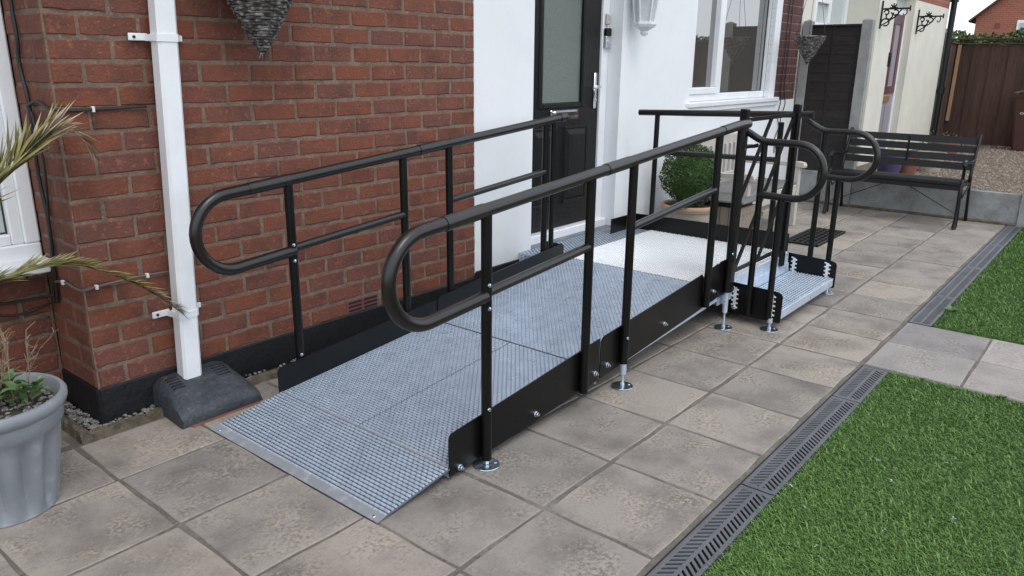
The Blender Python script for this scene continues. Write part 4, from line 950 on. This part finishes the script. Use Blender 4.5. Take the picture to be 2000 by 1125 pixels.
for k in range(9000):
    u = lr.uniform(0, 6.283); cz_ = lr.uniform(-1, 1); v = math.acos(cz_); s = math.sin(v)
    d = Vector((s*math.cos(u), s*math.sin(u), cz_)); rr = blob_r(u, v)*(1-.22*lr.random()**2)
    low = 1-.25*max(0, -cz_)
    p = Vector((TX, TY, .605))+Vector((d.x*rr*low, d.y*rr*low, d.z*rr*1.04))
    n_ = Vector((lr.gauss(0, 1), lr.gauss(0, 1), lr.gauss(0, 1))); dd = (d*.6+Vector((lr.gauss(0, .6), lr.gauss(0, .6), lr.gauss(0, .6))))
    lf.leaf(p, dd, n_, lr.uniform(.014, .024), lr.uniform(.008, .013))
for k in range(140):
    a = lr.uniform(3.0, 4.2); p = Vector((TX-.19+lr.uniform(-.04, .04), TY-.03+lr.uniform(-.06, .06), .39+lr.uniform(-.02, .03))); lf.leaf(p, Vector((math.cos(a), math.sin(a), lr.uniform(-.4, .6))), Vector((0, 0, 1)), .028, .012)
obj('crown', lf, 'leaf_box', tp)
obj('inner_crown', MB().lathe([(.002, .405), (.11, .43), (.165, .52), (.175, .61), (.15, .71), (.08, .775), (.002, .79)], TX, TY, 16), 'turf_base', tp)
# rubber grid mat
rm = thing('rubber_mat', 'black rubber grid doormat lying on the patio beyond the platform', 'doormat', (5.63, -.97, 0))
m_ = MB(); x0, x1, y0, y1 = 5.26, 6.0, -1.12, -.83
m_.cbox(x0, x1, y0, y0+.02, .002, .022, .003).cbox(x0, x1, y1-.02, y1, .002, .022, .003).cbox(x0, x0+.02, y0, y1, .002, .0215, .003).cbox(x1-.02, x1, y0, y1, .002, .0215, .003)
for k in range(1, 6): y = y0+(y1-y0)*k/6; m_.cbox(x0, x1, y-.006, y+.006, .002, .021, .002)
for r_ in range(6):
    for k in range(9):
        x = x0+(x1-x0)*(k+(.5 if r_ % 2 else 0))/9
        if x > x0+.01: m_.box(x-.006, x+.006, y0+(y1-y0)*r_/6, y0+(y1-y0)*(r_+1)/6, .002, .020)
obj('grid', m_, 'mat_rubber', rm)

# ================================================================== NEIGHBOUR'S HOUSE, BACK FENCE, BIN, HEDGE, FAR HOUSE
NY = -.35
nb = thing('neighbour_house', 'cream rendered house with a maroon door beyond the fence', 'house', (10, 0, .26))
DXL, DXR = 9.63, 10.57
nw = MB().box(8.92, DXL, NY, 3, .2, 5.2).box(DXR, 12.62, NY, 3, .2, 2.30).box(DXL, DXR, NY, 3, 2.42, 5.2).box(DXL, DXR, -.19, 3, .2, 2.42)
obj('rendered_wall', nw, 'render_cream', nb)
obj('brick_band', MB().box(DXR, 12.62, NY+.001, 3, 2.301, 5.2), 'farbrick', nb)
obj('side_wall', MB().box(7.46, 8.919, .01, 3, .2, 1.86).box(7.46, 7.78, .01, 3, 1.86, 5.2), 'render_cream', nb)
nwin = obj('window', MB().cbox(7.78, 7.86, -.0, .07, 1.86, 3.0, .005).cbox(8.84, 8.919, -.0, .07, 1.86, 3.0, .005).cbox(7.86, 8.84, .001, .07, 1.86, 1.91, .005).cbox(8.25, 8.33, .001, .07, 1.91, 3.0, .005).cbox(7.86, 8.25, .0015, .07, 2.12, 2.18, .005), 'upvc', nb)
obj('pane', MB().box(7.86, 8.84, .04, .05, 1.9, 3.0), 'glass_pale', nwin)  # pale colour puts the white sky reflection into this glass
nd = obj('door', MB().box(DXL+.06, DXR-.06, -.245, -.195, .36, 2.10), 'lilac', nb, label='maroon and lilac panelled door in recess')
ndm = MB()
for (a, b_, c, d) in ((DXL+.06, DXL+.17, 1.10, 2.1), (DXR-.17, DXR-.06, 1.10, 2.1), (DXL+.17, DXR-.17, 1.98, 2.1), (DXL+.17, DXR-.17, 1.1, 1.2)): ndm.cbox(a, b_, -.257, -.244, c, d, .004)
ndm.cbox((DXL+DXR)/2-.04, (DXL+DXR)/2+.04, -.256, -.244, 1.2, 1.98, .004)
obj('upper_frame', ndm, 'maroon', nd)
obj('letter_plate', MB().cbox(10.02, 10.28, -.268, -.244, 1.0, 1.08, .004), 'gold', nd)
obj('lower_panel', MB().cbox(9.80, 10.08, -.254, -.244, .45, .95, .006).cbox(10.18, 10.46, -.254, -.244, .45, .95, .006), 'lilac', nd)
obj('door_frame', MB().cbox(DXL, DXL+.06, -.262, -.19, .34, 2.16, .004).cbox(DXR-.06, DXR, -.262, -.19, .34, 2.16, .004).cbox(DXL+.06, DXR-.06, -.262, -.19, 2.1, 2.16, .004), 'upvc', nb)
obj('fanlight', MB().box(DXL, DXR, -.215, -.1905, 2.16, 2.42), 'glass_pale', nb)
obj('number_plate', MB().cbox(9.60, 9.68, NY-.02, NY, 1.45, 1.62, .004), 'castiron', nb)
obj('roof', MB().add([(7.47, -.7, 5.2), (13.0, -.7, 5.2), (13.0, 2.5, 7.4), (7.47, 2.5, 7.4), (7.47, 5, 5.2), (13, 5, 5.2)], [(0, 1, 2, 3), (3, 2, 5, 4), (0, 3, 4), (1, 5, 2), (0, 4, 5, 1)]), 'roof_tile', nb)
dpn = thing('drainpipe', 'dark cast iron drainpipe at the cream house corner', 'drainpipe', (12.66, NY-.05, .26))
obj('pipe', MB().tube([(12.66, NY-.05, .26), (12.66, NY-.05, 4.9)], .045, 12), 'castiron', dpn, smooth=True)
for z in (1.05, 2.4): obj('collar', MB().tube([(12.66, NY-.05, z), (12.66, NY-.05, z+.10)], .062, 12).cbox(12.60, 12.72, NY-.05, NY+.0, z+.02, z+.08, .01), 'castiron', dpn, smooth=True)
def bracket(x, z, label):
    t = thing('basket_bracket', label, 'bracket', (x, NY, z))
    b = MB(); y = NY-.012
    b.cbox(x-.010, x+.010, y-.006, y+.012, z-.14, z+.17, .003).tube([(x, y, z+.08), (x, y-.30, z+.08)], .010, 8)
    b.add([(x-.008, y, z+.17), (x+.008, y, z+.17), (x, y, z+.21)], [(0, 1, 2)]).tube([(x, y-.30, z+.11), (x, y-.30, z+.05)], .009, 6)
    b.tube([(x, y-.265, z+.08), (x, y-.27, z+.03), (x, y-.255, z+.005), (x, y-.235, z+.01), (x, y-.235, z+.025)], .007, 6)
    obj('arm', b, 'castiron', t)
    s = MB()
    for (cy, cz_, rr, a0, a1) in ((y-.05, z-.075, .05, 0, 5.2), (y-.08, z+.0, .042, 2, 7.4), (y-.15, z+.03, .036, 1, 6.6), (y-.05, z+.04, .03, 0, 5.5)):
        s.tube([(x, cy+rr*math.cos(a0+(a1-a0)*i/14)*(1-.35*i/14), cz_+rr*math.sin(a0+(a1-a0)*i/14)*(1-.35*i/14)) for i in range(15)], .0085, 6)
    s.tube([(x, y, z-.11), (x, y-.08, z-.06), (x, y-.15, z-.01), (x, y-.21, z+.07)], .008, 6)
    for k in range(5):
        a = math.pi*k/4; s.tube([(x, y-.12, z+.09), (x, y-.12+.045*math.cos(a), z+.09+.05*math.sin(a))], .009, 5)
    obj('scrollwork', s, 'castiron', t)
bracket(9.02, 2.02, 'black scrolled basket bracket on cream wall before the maroon door')
bracket(10.78, 2.02, 'black scrolled basket bracket beyond the maroon door near the drainpipe')
# back fence
bf = thing('board_fence', 'brown vertical board fence at the end of the gravel garden', 'fence', (13.2, -3, .26))
bdm = [mesh_of('board', MB().box(-.008, .008, -.066, .066, 0, 1.53-.004*s).box(-.012, -.0081, -.02, .066, 0, 1.528-.004*s), MT['fence_brown']) for s in range(3)]
for k in range(66):
    y = -.42-.066-.124*k; inst('board', bdm[k % 3], bf, (13.2+(.004 if k % 2 else -.004), y, .262+rng.uniform(-.006, .006)), (0, 0, rng.uniform(-.02, .02)))
obj('capping_rail', MB().cbox(13.16, 13.24, -8.6, -.42, 1.795, 1.815, .004), 'fence_brown', bf)
obj('trellis_rail', MB().cbox(13.26, 13.29, -8.6, -.1, 1.87, 1.892, .004), 'fence_brown', bf)
sf = thing('board_fence', 'short brown board fence between drainpipe and pale batten', 'fence', (12.9, -.42, .26))
bds = mesh_of('board', MB().box(-.044, .044, -.008, .008, 0, 1.54).box(-.01, .044, -.012, -.0081, 0, 1.538), MT['fence_brown'])
for k in range(6): inst('board', bds, sf, (12.74+.082*k, -.425+(.004 if k % 2 else 0), .262), (0, 0, rng.uniform(-.02, .02)))
obj('capping_rail', MB().cbox(12.69, 13.2, -.46, -.40, 1.805, 1.825, .004), 'fence_brown', sf)
one('timber_batten', MB().add([(13.12, -.455, .62), (13.16, -.455, .62), (13.16, -.50, .62), (13.12, -.50, .62), (13.13, -.46, 1.79), (13.16, -.46, 1.79), (13.16, -.505, 1.79), (13.13, -.505, 1.79)], [(0, 1, 2, 3), (4, 5, 6, 7), (0, 1, 5, 4), (1, 2, 6, 5), (2, 3, 7, 6), (3, 0, 4, 7)]), 'batten', 'pale bare timber batten at the brown fence corner', 'batten', (13.15, -.48, .62))
# wheelie bin
wbn = thing('wheelie_bin', 'brown wheelie bin in front of the board fence', 'bin', (12.72, -1.72, .26))
bb = MB(); 
def rect(x0, x1, y0, y1, z, b_=.03): return [(x0+b_, y0, z), (x1-b_, y0, z), (x1, y0+b_, z), (x1, y1-b_, z), (x1-b_, y1, z), (x0+b_, y1, z), (x0, y1-b_, z), (x0, y0+b_, z)]
loft(bb, [rect(12.54, 12.90, -1.90, -1.50, .275), rect(12.50, 12.96, -1.95, -1.45, .80), rect(12.47, 13.0, -1.98, -1.425, 1.04), rect(12.455, 13.01, -1.995, -1.41, 1.045), rect(12.455, 13.01, -1.995, -1.41, 1.075)])
obj('body', bb, 'bin', wbn)
ld = MB(); loft(ld, [rect(12.44, 13.03, -2.01, -1.395, 1.077, .04), rect(12.44, 13.03, -2.01, -1.395, 1.10, .04), rect(12.50, 12.98, -1.96, -1.45, 1.125, .06), rect(12.62, 12.9, -1.86, -1.56, 1.155, .06)])
obj('lid', ld, 'bin', wbn)
obj('lid_handle', MB().tube([(12.445, -1.50, 1.10), (12.40, -1.50, 1.115), (12.40, -1.90, 1.115), (12.445, -1.90, 1.10)], .016, 8), 'bin', wbn)
for y in (-1.93, -1.47): obj('wheel', MB().tube([(12.95, y-.02, .35), (12.95, y+.02, .35)], .085, 18), 'mat_rubber', wbn)
obj('label_sticker', MB().box(12.499, 12.5005, -1.77, -1.565, .875, .925), 'label', wbn)
em = MB().tube([(12.498, -1.555+.022*math.cos(t), .81+.011*math.sin(t)) for t in [6.283*i/14 for i in range(15)]], .004, 5).tube([(12.498, -1.578, .806), (12.498, -1.75, .806)], .005, 5)
obj('emblem', em, 'label', wbn)
# flower pots beyond the bench
def pot(x, y, r_, h, m, label, flare=1.25, z0=.262):
    t = thing('flower_pot', label, 'pot', (x, y, z0))
    obj('body', MB().lathe([(r_*.72, z0), (r_*.95, z0+h*.8), (r_*1.06, z0+h*.82), (r_*1.06, z0+h), (r_*.92, z0+h), (r_*.88, z0+h*.8), (.002, z0+h*.8)], x, y, 24), m, t, smooth=True)
    obj('soil', MB().lathe([(r_*.88, z0+h*.86), (.002, z0+h*.88)], x, y, 16), 'soil', t); return t
pot(8.28, -.86, .15, .25, 'purple', 'purple glazed pot on the gravel behind the bench')
pot(8.52, -.98, .14, .24, 'terracotta', 'terracotta pot beside the purple pot behind the bench')
pot(9.05, -1.12, .16, .22, 'creampot', 'pale stone bowl on the gravel behind the bench')
pot(10.6, -.98, .16, .22, 'terracotta', 'terracotta pot against the cream wall beyond the bench')
nbp = thing('bush', 'low dark green bush growing at the cream wall foot', 'bush', (11.4, -.75, .26)); bl = MB(); br_ = random.Random(8)
for k in range(900):
    p = Vector((11.4+br_.gauss(0, .35), -.75+br_.gauss(0, .1), .28+abs(br_.gauss(0, .09)))); bl.leaf(p, Vector((br_.gauss(0, 1), br_.gauss(0, 1), br_.uniform(0, 1.5))), Vector((br_.gauss(0, 1), br_.gauss(0, 1), 1)), .05, .025)
obj('foliage', bl, 'leaf_hedge', nbp); obj('stem', MB().tube([(11.4, -.75, .26), (11.4, -.74, .36)], .01, 6), 'bark', nbp)
# hedge
hg = thing('hedge', 'clipped green hedge behind the brown board fence', 'hedge', (16, -3, .26)); hl = MB(); hr = random.Random(6)
for k in range(16000):
    y = hr.uniform(-9, 1.2); f3_ = hr.random()
    x, z = (15.55+hr.uniform(-.05, .1), hr.uniform(1.2, 2.0)) if f3_ < .55 else (hr.uniform(15.5, 16.6), 2.0+hr.uniform(-.05, .05)+.05*math.sin(y*4)+.03*math.sin(y*11))
    hl.leaf(Vector((x, y, z)), Vector((hr.gauss(-.3, .6), hr.gauss(0, .7), hr.gauss(.4, .7))), Vector((hr.gauss(0, 1), hr.gauss(0, 1), hr.gauss(0, 1))), hr.uniform(.05, .10), hr.uniform(.03, .05))
obj('foliage', hl, 'leaf_hedge', hg); obj('inner_foliage', MB().box(15.62, 16.5, -9, 1.2, .2, 1.97), 'turf_base', hg)
# far brick house, gable towards the garden
fh = thing('far_house', 'red brick gabled house beyond the hedge', 'house', (42, 0, 0))
yl, yr, yk = 3.95, -9.0, -2.5; ez, rz = 3.62, 9.2
gw = MB().prism([(yl, -.05), (yl, ez), (yk, rz), (yr, ez), (yr, -.05)], 0, 40, 50)
obj('wall', gw, 'farbrick', fh)
rfm = MB()
for s, ye in ((1, yl), (-1, yr)):
    dy, dz = (yk-ye), (rz-ez); ln = math.hypot(dy, dz); oy, oz = -dy/ln*.35, -dz/ln*.35; ny, nz = (dz/ln)*s*.12*(1 if s > 0 else 1), abs(dy)/ln*.12
    rfm.add([(39.8, ye+oy, ez+oz+.01), (50.2, ye+oy, ez+oz+.01), (50.2, yk, rz+.01), (39.8, yk, rz+.01), (39.8, ye+oy, ez+oz+nz+.01), (50.2, ye+oy, ez+oz+nz+.01), (50.2, yk, rz+nz+.01), (39.8, yk, rz+nz+.01)], [(0, 1, 2, 3), (4, 5, 6, 7), (0, 1, 5, 4), (1, 2, 6, 5), (2, 3, 7, 6), (3, 0, 4, 7)])
obj('roof', rfm, 'roof_tile', fh)
fwn = obj('window', MB().cbox(39.9, 39.99, .9, 2.35, 1.9, 3.45, .02), 'upvc', fh); obj('pane', MB().box(39.88, 39.899, 1.0, 1.6, 2.0, 3.35).box(39.88, 39.899, 1.68, 2.25, 2.0, 3.35), 'glass_pale', fwn)
obj('vent', MB().box(39.97, 39.999, 3.0, 3.2, 3.15, 3.35), 'airbrick', fh); obj('chimney', MB().box(44, 45, -2.9, -2.0, 9, 10.6), 'farbrick', fh)

# ================================================================== PLANTERS AND PALM AT THE LEFT
PX, PY, PZ, PRM = -.462, -.352, .392, .216
gp = thing('fluted_planter', 'large grey fluted plastic planter on the patio by the window', 'planter', (PX, PY, 0))
nfl = 13
def flute(t, i): return 1-((.0, .07, .15, .16, .13, .0)[i] if i < 6 else 0)*(1-abs(math.sin(t*nfl/2))**1.2)
prof_p = [(.150, .002), (.152, .012), (.160, .06), (.176, .16), (.189, .25), (.193, .288), (.203, .300), (.206, .338), (.203, .342), (.2165, .352), (.223, .366), (.223, .382), (.216, .392), (.205, .392), (.197, .382), (.192, .34), (.188, .33)]
obj('pot', MB().lathe(prof_p, PX, PY, 128, flute), 'greypot', gp, smooth=True)
obj('base', MB().lathe([(.151, .004), (.002, .004)], PX, PY, 24), 'greypot', gp)
obj('soil', MB().lathe([(.194, .345), (.12, .352), (.002, .35)], PX, PY, 24), 'soil', gp)
pp = MB()
for k in range(330):
    a = pr.uniform(0, 6.28); rr = .185*math.sqrt(pr.random()); pebble(pp, PX+rr*math.cos(a), PY+rr*math.sin(a), .354, pr.uniform(.005, .012), pr)
o = obj('pot_pebbles', pp, 'pebble', kind='stuff', smooth=True); tag(o, 'small pale pebbles covering the soil in the grey planter', 'pebbles')
wd = thing('weed_plant', 'green leafy weed with dry wispy stems in grey planter', 'plant', (PX+.02, PY, .35)); wl_ = MB(); ws = MB(); wr = random.Random(11)
for cxx, cyy, n in ((.06, .03, 50), (-.02, -.02, 40), (.0, .08, 36), (.10, -.06, 24)):
    for k in range(n):
        a = wr.uniform(0, 6.28); el = wr.uniform(.3, 1.6); p = Vector((PX+cxx+wr.uniform(-.02, .02), PY+cyy+wr.uniform(-.02, .02), .352+wr.uniform(0, .07)))
        L_ = wr.uniform(.035, .085); d = Vector((math.cos(a), math.sin(a), el)).normalized(); sd_ = d.cross(Vector((0, 0, 1))).normalized(); W_ = L_*wr.uniform(.14, .22); tip = d*L_+Vector((0, 0, -L_*.25))
        wl_.add([p, p+d*L_*.35+sd_*W_, p+d*L_*.7+sd_*W_*.7-Vector((0, 0, L_*.05)), p+tip, p+d*L_*.7-sd_*W_*.7-Vector((0, 0, L_*.05)), p+d*L_*.35-sd_*W_, p+d*L_*.4+Vector((0, 0, -.003))], [(0, 1, 6), (1, 2, 3, 6), (0, 6, 5), (6, 3, 4, 5)])
obj('foliage', wl_, 'leaf_weed', wd)
for k in range(18):
    p = Vector((PX+wr.uniform(-.06, .12), PY+wr.uniform(-.05, .10), .35)); pts = [p]; d = Vector((wr.gauss(0, .25), wr.gauss(0, .25), 1)).normalized()
    for q in range(7):
        p = p+d*.036; d = (d+Vector((wr.gauss(0, .22), wr.gauss(0, .22), .05))).normalized(); pts.append(p)
        if q > 1:
            for z in range(2): ws.tube([p, p+(d+Vector((wr.gauss(0, .9), wr.gauss(0, .9), wr.gauss(0, .4)))).normalized()*wr.uniform(.012, .04)], .001, 4)
            if wr.random() < .4: ws.leaf(p, Vector((wr.gauss(0, 1), wr.gauss(0, 1), .5)), Vector((0, 0, 1)), .008, .006)
    ws.tube(pts, .0012, 4)
obj('dry_stem', ws, 'leaf_dry', wd)
# palm standing in its own pot left of the view
palm = thing('palm_plant', 'yellowing feather palm with arching fronds beside the window', 'palm', (-.78, -.02, 0))
obj('pot', MB().lathe([(.13, .002), (.16, .22), (.175, .225), (.175, .255), (.155, .255), (.15, .22), (.002, .22)], -.78, -.02, 28), 'greypot', palm, smooth=True)
obj('trunk', MB().tube([(-.78, -.02, .2), (-.77, -.02, .42), (-.76, -.02, .58)], [.05, .045, .03], 10), 'bark', palm)
def frond(ctrl, llen, n, m, seed, droop=0., dry_tip=True, spread=.9, w_=.0085):
    r_ = random.Random(seed); P_ = [Vector(p) for p in ctrl]; Q = []
    for i in range(len(P_)-1):
        p0 = P_[max(0, i-1)]; p1 = P_[i]; p2 = P_[i+1]; p3 = P_[min(len(P_)-1, i+2)]
        for k in range(8):
            t = k/8; Q.append(.5*((2*p1)+(p2-p0)*t+(2*p0-5*p1+4*p2-p3)*t*t+(3*p1-p0-3*p2+p3)*t**3))
    Q.append(P_[-1])
    fr_ = obj('frond', MB().tube(Q, [.006*(1-.75*i/len(Q)) for i in range(len(Q))], 6), m, palm, smooth=True)
    g_ = MB(); dg = MB()
    for k in range(n):
        u = .12+.88*k/n; i = min(len(Q)-2, int(u*(len(Q)-1))); p = Q[i].lerp(Q[i+1], u*(len(Q)-1)-i); d = (Q[i+1]-Q[i]).normalized()
        sd_ = d.cross(Vector((0, 0, 1))); sd_ = sd_.normalized() if sd_.length > .05 else Vector((0, -1, 0)); upn = sd_.cross(d)
        for s in (-1, 1):
            L_ = llen*(1.05-.45*abs(u-.45)*1.6)*r_.uniform(.8, 1.15)
            dd = (d*1.15+sd_*s*spread*r_.uniform(.6, 1.1)+upn*r_.uniform(-.15, .75)+Vector((0, 0, -droop*u))).normalized()
            nn = dd.cross(sd_).normalized(); x = dd.cross(nn).normalized()*w_; tgt = dg if (dry_tip and u > .82 and r_.random() < .7) else g_
            mid = p+dd*L_*.5; tip = p+dd*L_+Vector((0, 0, -L_*(.08+droop*.3)))
            tgt.add([p-x*.6, p+x*.6, mid+x, tip, mid-x], [(0, 1, 2, 4), (4, 2, 3)])
    obj('leaflet', g_, m, fr_)
    if dg.v: obj('dry_leaflet', dg, 'palm_dry', fr_)
frond([(-.76, -.02, .56), (-.60, -.05, .74), (-.40, -.08, .90), (-.25, -.10, 1.03), (-.15, -.10, 1.13), (-.07, -.105, 1.185)], .23, 54, 'palm', 3, 0., True, .55, .014)
frond([(-.07, -.105, 1.185), (-.02, -.11, 1.20), (.03, -.115, 1.175), (.06, -.12, 1.13)], .10, 18, 'palm_dry', 4, .5, False, .6, .007)
frond([(-.76, -.02, .57), (-.60, -.06, .66), (-.45, -.10, .69), (-.30, -.12, .708), (-.18, -.12, .728), (-.05, -.12, .716), (.12, -.12, .62), (.22, -.12, .54), (.31, -.12, .45)], .10, 120, 'palm', 5, .0, True, .55, .0095)
frond([(-.76, -.02, .57), (-.80, -.2, .85), (-.82, -.4, .98), (-.84, -.6, .95)], .2, 30, 'palm', 6, .2, True, .8)
frond([(-.76, -.02, .57), (-.95, .0, .85), (-1.12, .02, 1.0), (-1.3, .03, .95)], .2, 30, 'palm', 7, .2, True, .8)
